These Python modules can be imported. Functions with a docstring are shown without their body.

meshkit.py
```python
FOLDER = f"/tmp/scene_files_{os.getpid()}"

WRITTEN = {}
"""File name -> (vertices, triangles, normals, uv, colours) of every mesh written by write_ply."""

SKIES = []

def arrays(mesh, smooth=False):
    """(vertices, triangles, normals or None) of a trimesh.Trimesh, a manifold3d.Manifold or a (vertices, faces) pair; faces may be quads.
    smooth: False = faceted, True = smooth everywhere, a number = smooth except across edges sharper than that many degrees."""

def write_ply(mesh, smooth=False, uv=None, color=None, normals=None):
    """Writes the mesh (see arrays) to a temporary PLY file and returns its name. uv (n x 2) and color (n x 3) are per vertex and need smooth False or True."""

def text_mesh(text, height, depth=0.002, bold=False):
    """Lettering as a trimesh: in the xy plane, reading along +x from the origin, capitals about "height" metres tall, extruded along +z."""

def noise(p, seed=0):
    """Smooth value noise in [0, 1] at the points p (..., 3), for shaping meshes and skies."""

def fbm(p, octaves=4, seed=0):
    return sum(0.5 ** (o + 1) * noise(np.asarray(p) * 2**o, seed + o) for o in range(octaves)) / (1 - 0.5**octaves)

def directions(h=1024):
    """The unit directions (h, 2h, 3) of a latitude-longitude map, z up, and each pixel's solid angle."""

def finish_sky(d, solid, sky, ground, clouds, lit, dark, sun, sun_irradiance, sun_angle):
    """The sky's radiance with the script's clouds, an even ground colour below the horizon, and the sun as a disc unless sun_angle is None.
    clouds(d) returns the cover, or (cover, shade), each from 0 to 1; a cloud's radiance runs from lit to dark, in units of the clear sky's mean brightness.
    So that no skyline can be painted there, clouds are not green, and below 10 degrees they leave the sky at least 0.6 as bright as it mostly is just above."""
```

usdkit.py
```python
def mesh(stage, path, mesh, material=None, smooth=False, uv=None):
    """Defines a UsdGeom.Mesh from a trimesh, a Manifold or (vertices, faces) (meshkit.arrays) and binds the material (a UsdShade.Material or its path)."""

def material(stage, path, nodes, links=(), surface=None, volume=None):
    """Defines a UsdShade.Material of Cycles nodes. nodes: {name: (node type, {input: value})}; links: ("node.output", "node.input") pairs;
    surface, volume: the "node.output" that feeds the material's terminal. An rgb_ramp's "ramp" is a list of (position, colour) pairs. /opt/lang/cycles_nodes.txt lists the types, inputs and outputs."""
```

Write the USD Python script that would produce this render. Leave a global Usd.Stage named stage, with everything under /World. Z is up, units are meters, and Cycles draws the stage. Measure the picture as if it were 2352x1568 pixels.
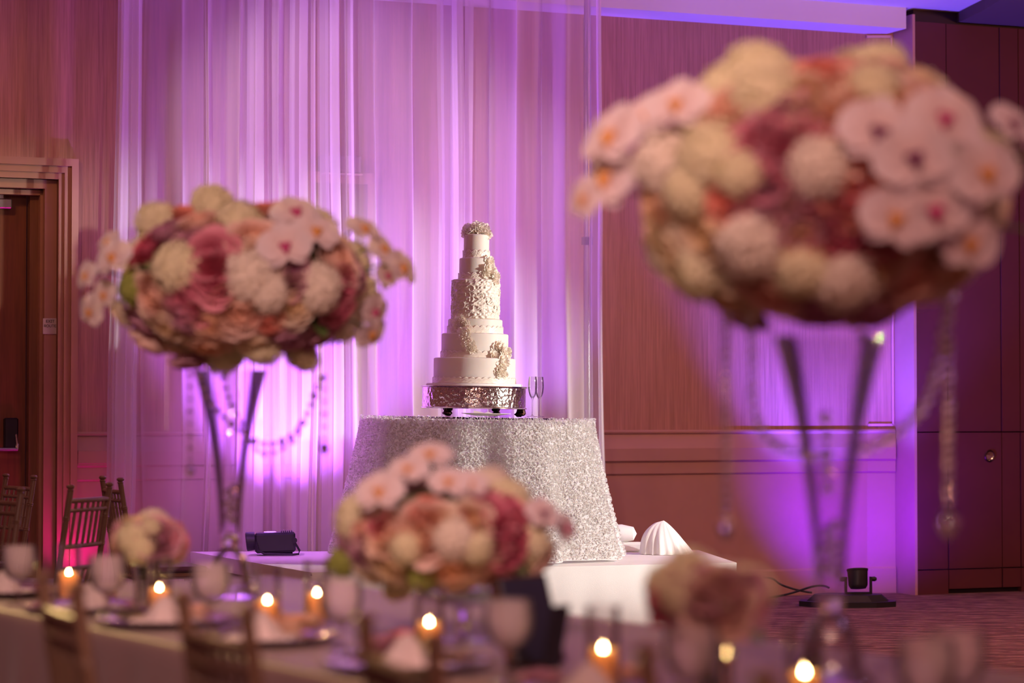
import math, random
import numpy as np
import trimesh
import usdkit, meshkit
from pxr import Usd, UsdGeom, UsdLux, UsdShade, Sdf, Gf

stage = Usd.Stage.CreateInMemory()
UsdGeom.SetStageUpAxis(stage, 'Z')
UsdGeom.SetStageMetersPerUnit(stage, 1.0)
UsdGeom.Xform.Define(stage, '/World')
UsdGeom.Scope.Define(stage, '/World/Looks')
PI = math.pi

# ------------------------------------------------------------------ camera
CAM_H, F_PX, PITCH = 1.25, 5553.0, math.radians(1.66)
cam = UsdGeom.Camera.Define(stage, '/World/camera')
cam.CreateHorizontalApertureAttr(36.0)
cam.CreateFocalLengthAttr(85.0)
cam.CreateFStopAttr(2.2)
cam.CreateFocusDistanceAttr(13.45)
cam.CreateClippingRangeAttr(Gf.Vec2f(0.1, 200))
EXPOSURE = 0.0
cam.CreateExposureAttr(EXPOSURE)
_c, _s = math.cos(PITCH), math.sin(PITCH)
cam.AddTransformOp().Set(Gf.Matrix4d(1, 0, 0, 0, 0, -_s, _c, 0, 0, -_c, -_s, 0, 0, 0, CAM_H, 1))


def at(px, py, Y):
    """World point that photo pixel (px, py) shows at depth Y."""
    u, v = (px - 1176) / F_PX, (784 - py) / F_PX
    d = np.array([u, _c - v * _s, _s + v * _c])
    return np.array([0, 0, CAM_H]) + d * (Y / d[1])


# ------------------------------------------------------------------ lights
def aim(prim, pos, target):
    p, t = np.asarray(pos, float), np.asarray(target, float)
    b = p - t
    b /= np.linalg.norm(b)
    r = np.cross([0, 0, 1.0] if abs(b[2]) < 0.99 else [0, 1.0, 0], b)
    r /= np.linalg.norm(r)
    u = np.cross(b, r)
    prim.AddTransformOp().Set(Gf.Matrix4d(*r, 0, *u, 0, *b, 0, *map(float, p), 1))


def spot(name, pos, target, color, power, angle, soft=0.5, radius=0.04):
    l = UsdLux.SphereLight.Define(stage, '/World/' + name)
    l.CreateRadiusAttr(radius)
    l.CreateColorAttr(Gf.Vec3f(*color))
    l.CreateIntensityAttr(power)
    l.CreateNormalizeAttr(True)
    s = UsdLux.ShapingAPI.Apply(l.GetPrim())
    s.CreateShapingConeAngleAttr(angle)
    s.CreateShapingConeSoftnessAttr(soft)
    aim(l, pos, target)
    return l


def bulb(name, pos, color, power, radius=0.05):
    l = UsdLux.SphereLight.Define(stage, '/World/' + name)
    l.CreateRadiusAttr(radius)
    l.CreateColorAttr(Gf.Vec3f(*color))
    l.CreateIntensityAttr(power)
    l.CreateNormalizeAttr(True)
    l.AddTranslateOp().Set(Gf.Vec3d(*map(float, pos)))
    return l


dome = UsdLux.DomeLight.Define(stage, '/World/room_ambience')
dome.CreateColorAttr(Gf.Vec3f(1.0, 0.26, 0.36))
dome.CreateIntensityAttr(0.050)

# warm spotlight on the cake, from a lamp stand on the right
spot('cake_spotlight', (5.9, 11.4, 2.25), (0.1, 13.7, 1.25), (0.98, 0.98, 0.94), 730, 14, 0.5, 0.06)
# violet fixture standing on the stage, washing up the curtain
UP1 = at(628, 1222, 14.05)
spot('curtain_uplight_beam', UP1 + np.array([-0.02, 0.1, 0.03]), UP1 + np.array([0.07, 0.52, 1.0]), (0.42, 0.105, 1.0), 215, 46, 0.9, 0.05)
# second violet fixture behind the cake table
UP2 = np.array([0.09, 14.48, 0.56])
spot('curtain_uplight_beam_right', UP2 + np.array([0, 0.03, 0.08]), UP2 + np.array([-0.12, 0.16, 1.0]), (0.42, 0.12, 1.0), 112, 37, 0.9, 0.05)
# unseen lilac and violet fill spots, added to brighten curtain and stage
spot('curtain_fill_lilac', (-2.9, 10.2, 3.9), (-1.05, 14.8, 2.85), (0.95, 0.60, 1.0), 270, 13, 0.8, 0.08)  # added fill for the upper left curtain, no fixture there
spot('curtain_fill_middle', (-2.5, 10.2, 3.9), (-0.40, 14.8, 2.65), (1.0, 0.66, 0.95), 75, 10, 0.8, 0.08)  # added fill for the middle of the curtain
spot('stage_fill_violet', (-2.4, 10.2, 3.9), (-1.25, 14.3, 0.9), (0.72, 0.20, 1.0), 260, 12, 0.8, 0.08)  # added fill for the stage top and lower curtain
spot('curtain_fill_violet', (0.2, 10.8, 3.9), (-0.05, 14.9, 2.6), (0.85, 0.42, 1.0), 85, 9.5, 1.0, 0.08)  # added violet fill for the right part of the curtain
# magenta fixture on the floor beside the left end of the curtain
UP3 = np.array([-2.58, 14.42, 0.15])
spot('wall_uplight_beam_magenta', UP3 + np.array([0, 0, 0.1]), UP3 + np.array([-0.05, 0.42, 1.0]), (1.0, 0.0, 0.42), 2.6, 60, 0.9, 0.05)
# blue and purple fixture on the floor in the alcove
UP4 = at(1962, 1330, 15.75)
spot('alcove_uplight_beam_blue', UP4 + np.array([-0.08, 0.02, 0.05]), UP4 + np.array([0.0, 0.26, 1.0]), (0.15, 0.08, 1.0), 210, 40, 0.7, 0.04)
spot('alcove_uplight_beam_purple', UP4 + np.array([0.10, 0.02, 0.05]), UP4 + np.array([0.18, 1.0, 0.75]), (0.17, 0.005, 1.0), 48, 56, 1.0, 0.04)
# warm lamps of the room; the pink and lilac ones are added fill
spot('wall_wash_warm', (-3.2, 11.6, 3.8), (-2.85, 14.7, 2.75), (1.0, 0.50, 0.16), 16, 20, 1.0, 0.06)
spot('rim_lamp_warm', (-3.6, 10.6, 3.3), (-0.1, 5.2, 1.3), (1.0, 0.66, 0.24), 230, 16, 0.6, 0.06)
spot('flower_fill_pink', (-0.9, 1.2, 3.8), (-0.3, 5.6, 1.65), (1.0, 0.58, 0.53), 225, 24, 1.0, 0.08)  # unseen fill spot added overhead to brighten the table flowers
spot('flower_fill_lilac', (4.2, 5.6, 3.5), (0.5, 4.6, 1.7), (0.72, 0.42, 1.0), 20, 18, 1.0, 0.08)  # unseen spot added to tint the right flower ball lilac
bulb('added_fill_pink_front', (0.8, 0.4, 3.6), (1.0, 0.50, 0.42), 60, 0.08)  # unseen fill added near the camera for foreground ambience
bulb('added_fill_pink_right', (4.4, 12.6, 3.7), (1.0, 0.42, 0.24), 72, 0.10)  # unseen fill added to warm the right part of the back wall
bulb('added_fill_pink_left', (-3.6, 11.2, 3.7), (1.0, 0.34, 0.24), 10, 0.10)  # unseen fill added for the left wall and door trim

# ------------------------------------------------------------------ materials
MATS = {}


def mat(name, nodes, links, surface='p.BSDF'):
    if name not in MATS:
        MATS[name] = usdkit.material(stage, '/World/Looks/' + name, nodes, links, surface=surface)
    return MATS[name]


def plain(name, color, rough=0.5, metal=0.0, spec=0.5, var=0.0, scale=6.0, stretch=(1, 1, 1), bump=0.0, bscale=None, sheen=0.0, sss=0.0, sss_scale=0.01, dist=0.02, emit=None, emit_s=0.0):
    p = {'base_color': color, 'roughness': rough, 'metallic': metal, 'specular_ior_level': spec}
    if sheen:
        p['sheen_weight'] = sheen
    if sss:
        p['subsurface_weight'] = sss
        p['subsurface_scale'] = sss_scale
        p['subsurface_radius'] = (1.0, 0.55, 0.3)
    if emit:
        p['emission_color'], p['emission_strength'] = emit, emit_s
    nodes, links = {'p': ('principled_bsdf', p)}, []
    if var or bump:
        nodes['tc'] = ('texture_coordinate', {})
        nodes['mp'] = ('mapping', {'scale': stretch})
        nodes['n'] = ('noise_texture', {'scale': scale, 'detail': 4.0, 'roughness': 0.6})
        links += [('tc.object', 'mp.vector'), ('mp.vector', 'n.vector')]
    if var:
        lo = tuple(max(0, c * (1 - var)) for c in color)
        hi = tuple(min(1, c * (1 + var)) for c in color)
        nodes['r'] = ('rgb_ramp', {'ramp': [(0.25, lo), (0.75, hi)]})
        links += [('n.fac', 'r.fac'), ('r.color', 'p.base_color')]
    if bump:
        nodes['nb'] = ('noise_texture', {'scale': bscale or scale, 'detail': 3.0})
        nodes['b'] = ('bump', {'strength': bump, 'distance': dist})
        links += [('mp.vector', 'nb.vector'), ('nb.fac', 'b.height'), ('b.normal', 'p.normal')]
    return mat(name, nodes, links)


wallpaper = mat('wallpaper', {
    'g': ('geometry', {}), 'mp': ('mapping', {'scale': (70, 70, 2.2)}), 'n': ('noise_texture', {'scale': 1.0, 'detail': 4.0, 'roughness': 0.65}),
    'r': ('rgb_ramp', {'ramp': [(0.3, (0.34, 0.18, 0.125)), (0.7, (0.50, 0.265, 0.190))]}),
    'b': ('bump', {'strength': 0.35, 'distance': 0.004}), 'p': ('principled_bsdf', {'roughness': 0.75, 'specular_ior_level': 0.25})},
    [('g.position', 'mp.vector'), ('mp.vector', 'n.vector'), ('n.fac', 'r.fac'), ('r.color', 'p.base_color'), ('n.fac', 'b.height'), ('b.normal', 'p.normal')])
wainscot = plain('wainscot_paint', (0.44, 0.25, 0.20), 0.55, var=0.06, scale=3, spec=0.3)
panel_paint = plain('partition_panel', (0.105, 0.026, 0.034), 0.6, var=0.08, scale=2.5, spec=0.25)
seam_dark = plain('seam_dark', (0.04, 0.02, 0.02), 0.8)
ceiling_white = plain('ceiling_paint', (0.74, 0.70, 0.70), 0.9, var=0.02, scale=2)
door_wood = plain('door_wood', (0.22, 0.075, 0.03), 0.4, var=0.25, scale=5, stretch=(9, 9, 0.6))
frame_wood = plain('door_trim_paint', (0.45, 0.24, 0.16), 0.5, var=0.08, scale=4)
jamb_dark = plain('jamb_wood', (0.24, 0.105, 0.05), 0.5, var=0.2, scale=5, stretch=(8, 8, 0.5))
carpet = mat('carpet', {
    'g': ('geometry', {}), 'mp': ('mapping', {'scale': (2.2, 9.0, 1)}), 'n': ('noise_texture', {'scale': 2.0, 'detail': 6.0, 'roughness': 0.7, 'distortion': 0.5}),
    'mp2': ('mapping', {'scale': (12, 40, 1)}), 'n2': ('noise_texture', {'scale': 2.0, 'detail': 3.0}),
    'r': ('rgb_ramp', {'ramp': [(0.30, (0.09, 0.045, 0.06)), (0.50, (0.28, 0.15, 0.16)), (0.60, (0.50, 0.30, 0.28)), (0.78, (0.22, 0.11, 0.13))]}),
    'mx': ('mix', {'mix_type': 'multiply', 'fac': 0.7}),
    'b': ('bump', {'strength': 0.6, 'distance': 0.006}), 'p': ('principled_bsdf', {'roughness': 0.95, 'specular_ior_level': 0.1})},
    [('g.position', 'mp.vector'), ('mp.vector', 'n.vector'), ('g.position', 'mp2.vector'), ('mp2.vector', 'n2.vector'), ('n.fac', 'r.fac'), ('r.color', 'mx.color1'), ('n2.color', 'mx.color2'),
     ('mx.color', 'p.base_color'), ('n2.fac', 'b.height'), ('b.normal', 'p.normal')])


def sheer(name, color, opacity):
    return mat(name, {
        'd': ('diffuse_bsdf', {'color': color}), 't': ('translucent_bsdf', {'color': color}), 'x': ('transparent_bsdf', {'color': (1, 1, 1)}),
        'f': ('mix_closure', {'fac': 0.42}), 'lw': ('layer_weight', {'blend': 0.35}),
        'mr': ('map_range', {'value': 0.0, 'from_min': 0.0, 'from_max': 0.9, 'to_min': opacity, 'to_max': 0.97, 'clamp': True}),
        'm': ('mix_closure', {})},
        [('d.BSDF', 'f.closure1'), ('t.BSDF', 'f.closure2'), ('lw.facing', 'mr.value'), ('mr.result', 'm.fac'), ('x.BSDF', 'm.closure1'), ('f.closure', 'm.closure2')], 'm.closure')


sheer_white = sheer('sheer_voile', (0.86, 0.80, 0.82), 0.40)
hem_white = sheer('voile_hem', (0.86, 0.82, 0.82), 0.8)
cloth_white = plain('white_linen', (0.80, 0.77, 0.73), 0.8, var=0.03, scale=4, bump=0.08, bscale=300, spec=0.2)
fluff_white = mat('petal_cloth', {'d': ('diffuse_bsdf', {'color': (0.84, 0.82, 0.79)}), 't': ('translucent_bsdf', {'color': (0.8, 0.78, 0.76)}), 'm': ('mix_closure', {'fac': 0.45})},
                  [('d.BSDF', 'm.closure1'), ('t.BSDF', 'm.closure2')], 'm.closure')
satin_taupe = plain('satin_cloth', (0.22, 0.13, 0.12), 0.45, var=0.06, scale=5, spec=0.4, sheen=0.2)
stage_brown = plain('stage_skirt_brown', (0.30, 0.17, 0.14), 0.8, var=0.08, scale=4)
black_paint = plain('black_powder_coat', (0.012, 0.010, 0.016), 0.45, var=0.2, scale=20)
black_rubber = plain('black_rubber', (0.010, 0.009, 0.012), 0.6)
fondant = plain('fondant', (0.74, 0.67, 0.59), 0.55, spec=0.3, var=0.02, scale=8, sss=0.25, sss_scale=0.01)
sugar = plain('sugar_lace', (0.76, 0.68, 0.58), 0.42, spec=0.5, var=0.05, scale=60)
sugar_petal = mat('sugar_petal', {'d': ('diffuse_bsdf', {'color': (0.92, 0.86, 0.76)}), 't': ('translucent_bsdf', {'color': (0.92, 0.84, 0.72)}), 'm': ('mix_closure', {'fac': 0.3})},
                  [('d.BSDF', 'm.closure1'), ('t.BSDF', 'm.closure2')], 'm.closure')
silver = mat('hammered_silver', {
    'tc': ('texture_coordinate', {}), 'v': ('voronoi_texture', {'scale': 42.0, 'feature': 'smooth_f1', 'smoothness': 0.6}), 'n': ('noise_texture', {'scale': 60.0, 'detail': 2.0}),
    'ad': ('math', {'math_type': 'add'}), 'b': ('bump', {'strength': 0.75, 'distance': 0.006}), 'p': ('principled_bsdf', {'base_color': (0.75, 0.70, 0.62), 'metallic': 1.0, 'roughness': 0.16})},
    [('tc.object', 'v.vector'), ('tc.object', 'n.vector'), ('v.distance', 'ad.value1'), ('n.fac', 'ad.value2'), ('ad.value', 'b.height'), ('b.normal', 'p.normal')])
silver_smooth = plain('polished_silver', (0.78, 0.72, 0.66), 0.10, 1.0)
steel = plain('brushed_steel', (0.55, 0.52, 0.50), 0.3, 1.0)
brass_dark = plain('aged_bronze', (0.10, 0.05, 0.04), 0.35, 1.0)
chair_gold = plain('chair_champagne_wood', (0.19, 0.11, 0.065), 0.38, var=0.12, scale=10, spec=0.5)
plum_cushion = plain('plum_cushion', (0.075, 0.018, 0.045), 0.7, sheen=0.3)
sign_white = plain('sign_plastic', (0.62, 0.55, 0.55), 0.4)
ink = plain('ink_black', (0.01, 0.01, 0.012), 0.6)
wax = mat('candle_wax', {'d': ('diffuse_bsdf', {'color': (0.86, 0.70, 0.50)}), 't': ('translucent_bsdf', {'color': (0.95, 0.62, 0.28)}), 'm': ('mix_closure', {'fac': 0.6})},
          [('d.BSDF', 'm.closure1'), ('t.BSDF', 'm.closure2')], 'm.closure')
wick_mat = plain('wick', (0.03, 0.02, 0.02), 0.9)
flame_mat = mat('flame', {'e': ('emission', {'color': (1.0, 0.62, 0.24), 'strength': 150.0})}, [], 'e.emission')
paper_white = plain('paper', (0.85, 0.83, 0.80), 0.8)
linen_napkin = plain('napkin_linen', (0.62, 0.53, 0.50), 0.8, var=0.04, scale=9)
foam_green = plain('floral_foam_leaf', (0.10, 0.11, 0.05), 0.8, var=0.4, scale=25)
leaf_green = plain('leaf_green', (0.09, 0.15, 0.04), 0.45, var=0.25, scale=18)
stem_dark = plain('stem_dark', (0.04, 0.06, 0.03), 0.6)


def thin_glass(name, edge=(0.55, 0.5, 0.52), rough=0.02):
    return mat(name, {
        'fr': ('layer_weight', {'blend': 0.35}), 'fm': ('map_range', {'from_min': 0.0, 'from_max': 1.0, 'to_min': 0.0, 'to_max': 0.8, 'clamp': True}), 'lw': ('layer_weight', {'blend': 0.25}),
        'mc': ('mix', {'mix_type': 'mix', 'color1': (0.97, 0.96, 0.96), 'color2': edge}),
        'x': ('transparent_bsdf', {}), 'g': ('glossy_bsdf', {'color': (1, 1, 1), 'roughness': rough}), 'm': ('mix_closure', {})},
        [('lw.facing', 'mc.fac'), ('mc.color', 'x.color'), ('fr.fresnel', 'fm.value'), ('fm.result', 'm.fac'), ('x.BSDF', 'm.closure1'), ('g.BSDF', 'm.closure2')], 'm.closure')


glass_vase = thin_glass('vase_glass', (0.88, 0.84, 0.86))
glass_clear = thin_glass('clear_glass', (0.88, 0.86, 0.87))
frost = mat('frosted_water_glass', {
    'fr': ('layer_weight', {'blend': 0.2}), 'x': ('transparent_bsdf', {'color': (0.95, 0.93, 0.94)}), 'd': ('diffuse_bsdf', {'color': (0.86, 0.76, 0.76)}), 'g': ('glossy_bsdf', {'roughness': 0.03}),
    'a': ('mix_closure', {'fac': 0.18}), 'm': ('mix_closure', {})},
    [('x.BSDF', 'a.closure1'), ('d.BSDF', 'a.closure2'), ('a.closure', 'm.closure1'), ('g.BSDF', 'm.closure2'), ('fr.fresnel', 'm.fac')], 'm.closure')
crystal = mat('cut_crystal', {'g': ('glass_bsdf', {'color': (0.98, 0.96, 0.97), 'roughness': 0.0, 'IOR': 1.54})}, [], 'g.BSDF')


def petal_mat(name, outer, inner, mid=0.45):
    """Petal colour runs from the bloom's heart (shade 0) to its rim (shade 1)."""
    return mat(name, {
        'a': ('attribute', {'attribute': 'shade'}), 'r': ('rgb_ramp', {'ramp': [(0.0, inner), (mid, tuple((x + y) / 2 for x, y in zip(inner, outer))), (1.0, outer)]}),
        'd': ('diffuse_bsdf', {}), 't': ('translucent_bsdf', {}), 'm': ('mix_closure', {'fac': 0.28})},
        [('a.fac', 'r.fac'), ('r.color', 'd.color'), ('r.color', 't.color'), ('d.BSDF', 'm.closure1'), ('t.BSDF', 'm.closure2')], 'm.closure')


BLOOM = {
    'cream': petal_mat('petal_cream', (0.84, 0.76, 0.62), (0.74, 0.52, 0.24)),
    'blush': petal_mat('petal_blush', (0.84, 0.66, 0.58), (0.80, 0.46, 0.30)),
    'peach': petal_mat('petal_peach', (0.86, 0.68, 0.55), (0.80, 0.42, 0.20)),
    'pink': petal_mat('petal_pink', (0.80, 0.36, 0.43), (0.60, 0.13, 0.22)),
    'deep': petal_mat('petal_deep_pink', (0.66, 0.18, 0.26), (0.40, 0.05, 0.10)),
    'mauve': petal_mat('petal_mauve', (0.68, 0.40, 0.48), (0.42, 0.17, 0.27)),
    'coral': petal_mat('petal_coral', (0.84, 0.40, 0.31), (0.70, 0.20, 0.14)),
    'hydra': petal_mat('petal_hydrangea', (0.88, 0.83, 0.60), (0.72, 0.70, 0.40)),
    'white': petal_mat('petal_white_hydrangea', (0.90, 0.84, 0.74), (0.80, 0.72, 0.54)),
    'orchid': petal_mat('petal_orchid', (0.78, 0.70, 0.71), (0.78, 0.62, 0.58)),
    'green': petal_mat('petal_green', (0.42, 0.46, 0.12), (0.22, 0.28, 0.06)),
}
LIP = {'gold': plain('orchid_lip_gold', (0.62, 0.28, 0.06), 0.5), 'magenta': plain('orchid_lip_magenta', (0.45, 0.04, 0.16), 0.5), 'plum': plain('orchid_lip_plum', (0.16, 0.02, 0.09), 0.5)}

# ------------------------------------------------------------------ mesh and prim helpers
USED = set()


def path_for(name, parent):
    base = (str(parent.GetPath()) if parent else '/World') + '/'
    p, k = base + name, 0
    while p in USED:
        k += 1
        p = f'{base}{name}_{k:03d}'
    USED.add(p)
    return p


def tag(o, label=None, cat=None, group=None, kind=None):
    p = o.GetPrim() if hasattr(o, 'GetPrim') else o
    for k, v in (('label', label), ('category', cat), ('group', group), ('kind', kind)):
        if v:
            p.SetCustomDataByKey(k, v)
    return p


def obj(name, m, material, parent=None, smooth=35, label=None, cat=None, group=None, kind=None, shade=None):
    if isinstance(m, list):
        m = trimesh.util.concatenate(m)
    if shade is not None:
        smooth = True
    g = usdkit.mesh(stage, path_for(name, parent), m, material, smooth=smooth)
    if shade is not None:
        UsdGeom.PrimvarsAPI(g).CreatePrimvar('shade', Sdf.ValueTypeNames.FloatArray, 'vertex').Set([float(x) for x in shade])
    return tag(g, label, cat, group, kind)


def thing(name, label, cat, loc=(0, 0, 0), rotz=0.0, group=None, tilt=None):
    x = UsdGeom.Xform.Define(stage, path_for(name, None))
    x.AddTranslateOp().Set(Gf.Vec3d(*map(float, loc)))
    if tilt:
        x.AddRotateYOp().Set(tilt)
    x.AddRotateZOp().Set(math.degrees(rotz))
    return tag(x, label, cat, group)


def copy_of(src, name, label, cat, loc, rotz=0.0, group=None, tilt_x=0.0, scale=None):
    x = UsdGeom.Xform.Define(stage, path_for(name, None))
    p = x.GetPrim()
    p.GetReferences().AddInternalReference(src.GetPath())
    x.ClearXformOpOrder()
    a = p.GetAttribute('xformOp:translate')
    x.MakeMatrixXform().Set(Gf.Matrix4d().SetRotate(Gf.Rotation(Gf.Vec3d(0, 0, 1), math.degrees(rotz))) * Gf.Matrix4d().SetTranslate(Gf.Vec3d(*map(float, loc))))
    p.SetInstanceable(True)
    return tag(p, label, cat, group)


def T(m, loc=(0, 0, 0), rz=0.0, rx=0.0, ry=0.0, s=1.0):
    m = m.copy()
    M = trimesh.transformations.euler_matrix(rx, ry, rz, 'sxyz')
    if np.ndim(s) == 0:
        s = (s, s, s)
    M[:3, :3] = M[:3, :3] @ np.diag(s)
    M[:3, 3] = loc
    m.apply_transform(M)
    return m


def box(cx, cy, cz, sx, sy, sz, r=0.0):
    if r <= 0:
        m = trimesh.creation.box((sx, sy, sz))
    else:
        r = min(r, sx * 0.49, sy * 0.49, sz * 0.49)
        pts = []
        for a in (-1, 1):
            for b in (-1, 1):
                for c in (-1, 1):
                    X, Y, Z = a * sx / 2, b * sy / 2, c * sz / 2
                    pts += [(X - a * r, Y - b * r, Z), (X - a * r, Y, Z - c * r), (X, Y - b * r, Z - c * r)]
        m = trimesh.convex.convex_hull(np.array(pts))
    m.apply_translation((cx, cy, cz))
    return m


def grid_mesh(P, wrap_u=False):
    """P: (nu, nv, 3) points -> quads as triangles."""
    nu, nv = P.shape[:2]
    i, j = np.meshgrid(np.arange(nu if wrap_u else nu - 1), np.arange(nv - 1), indexing='ij')
    i2 = (i + 1) % nu
    a, b, c, d = i * nv + j, i2 * nv + j, i2 * nv + j + 1, i * nv + j + 1
    q = np.stack([a, b, c, d], -1).reshape(-1, 4)
    return trimesh.Trimesh(P.reshape(-1, 3), np.vstack([q[:, [0, 1, 2]], q[:, [0, 2, 3]]]), process=False)


def lathe(prof, n=32):
    pr = np.array(prof, float)
    th = np.arange(n) * 2 * PI / n
    P = np.stack([np.cos(th)[:, None] * pr[None, :, 0], np.sin(th)[:, None] * pr[None, :, 0], np.repeat(pr[None, :, 1], n, 0)], -1)
    m = grid_mesh(P, True)
    m.merge_vertices()
    m.update_faces(m.nondegenerate_faces())
    return m


def tube(points, r, n=8, cap=True):
    p = np.asarray(points, float)
    r = np.broadcast_to(np.asarray(r, float), (len(p),))
    t = np.gradient(p, axis=0)
    t /= np.linalg.norm(t, axis=1, keepdims=True) + 1e-12
    a = np.cross(t, np.where(np.abs(t[:, 2:]) < 0.9, [0, 0, 1.0], [1.0, 0, 0]))
    a /= np.linalg.norm(a, axis=1, keepdims=True) + 1e-12
    b = np.cross(t, a)
    th = np.arange(n) * 2 * PI / n
    P = p[None] + r[None, :, None] * (np.cos(th)[:, None, None] * a[None] + np.sin(th)[:, None, None] * b[None])
    m = grid_mesh(P, True)
    if cap:
        v = np.vstack([m.vertices, p[0], p[-1]])
        L, k = len(p), len(m.vertices)
        f = [m.faces]
        idx = np.arange(n)
        f.append(np.stack([(idx + 1) % n * L, idx * L, np.full(n, k)], 1))
        f.append(np.stack([idx * L + L - 1, (idx + 1) % n * L + L - 1, np.full(n, k + 1)], 1))
        m = trimesh.Trimesh(v, np.vstack(f), process=False)
    m.fix_normals() if False else None
    return m


def slab(poly, z0, z1):
    from shapely.geometry import Polygon
    m = trimesh.creation.extrude_polygon(Polygon(poly), z1 - z0, engine='earcut')
    m.apply_translation((0, 0, z0))
    return m


# ------------------------------------------------------------------ the room
ANG = math.radians(22.5)
W = np.array([math.cos(ANG), math.sin(ANG), 0])       # along the back wall, to the right and away
N = np.array([math.sin(ANG), -math.cos(ANG), 0])      # off the back wall, towards the room
Q = np.array([2.455, 16.75, 0])                       # where the back wall turns at its right end


def t_at(px, n=0.0):
    u = (px - 1176) / F_PX
    q = Q + n * N
    return (u * q[1] - q[0]) / (W[0] - u * W[1])


def z_at(px, py, n=0.0):
    p = Q + n * N + t_at(px, n) * W
    return at(px, py, p[1])[2]


def wp(t, n, z=0.0):
    return Q + t * W + n * N + np.array([0, 0, z])


def wall_box(t0, t1, n0, n1, z0, z1):
    P = [wp(t, n, z) for t in (t0, t1) for n in (n0, n1) for z in (z0, z1)]
    return trimesh.convex.convex_hull(np.array(P))


def wall_run(profile, t0, t1):
    """A moulding: closed profile of (n, z) swept along the wall."""
    from shapely.geometry import Polygon
    m = trimesh.creation.extrude_polygon(Polygon(profile), 1.0, engine='earcut')
    v = m.vertices.copy()
    m.vertices = np.array([wp(t0 + (t1 - t0) * c, a, b) for a, b, c in v])
    m.fix_normals()
    return m


CEIL, SOF = 4.02, 3.875
obj('floor', slab([(-9, -1.5), (9, -1.5), (9, 21), (-9, 21)], -0.1, 0.0), carpet, kind='structure')
DR = t_at(131.5)                # right side of the door opening
DL = DR - 1.9
DTOP = z_at(100, 411)
TL = -11.0
wb = obj('wall_back', [wall_box(DR, 0.0, -0.15, 0, 0, CEIL), wall_box(DL, DR, -0.15, 0, DTOP, CEIL), wall_box(TL, DL, -0.15, 0, 0, CEIL)], wallpaper, kind='structure', smooth=False)
P2 = np.array([2.652, 16.75, 0])
P3 = P2 + 0.25 * N
alc = trimesh.util.concatenate([trimesh.convex.convex_hull(np.array([p + np.array([0, dy, z]) for p in (Q, P2 + np.array([0.12, 0, 0])) for dy in (0, 0.14) for z in (0, CEIL)]))])
obj('wall_alcove', alc, wallpaper, kind='structure', smooth=False)
ret = trimesh.convex.convex_hull(np.array([p + dw * W + np.array([0, 0, z]) for p in (P2 - 0.05 * N, P3) for dw in (0, 0.02) for z in (0, SOF + 0.1)]))
obj('wall_return', ret, plain('return_paint', (0.50, 0.29, 0.24), 0.6, var=0.04), kind='structure', smooth=False)

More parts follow.
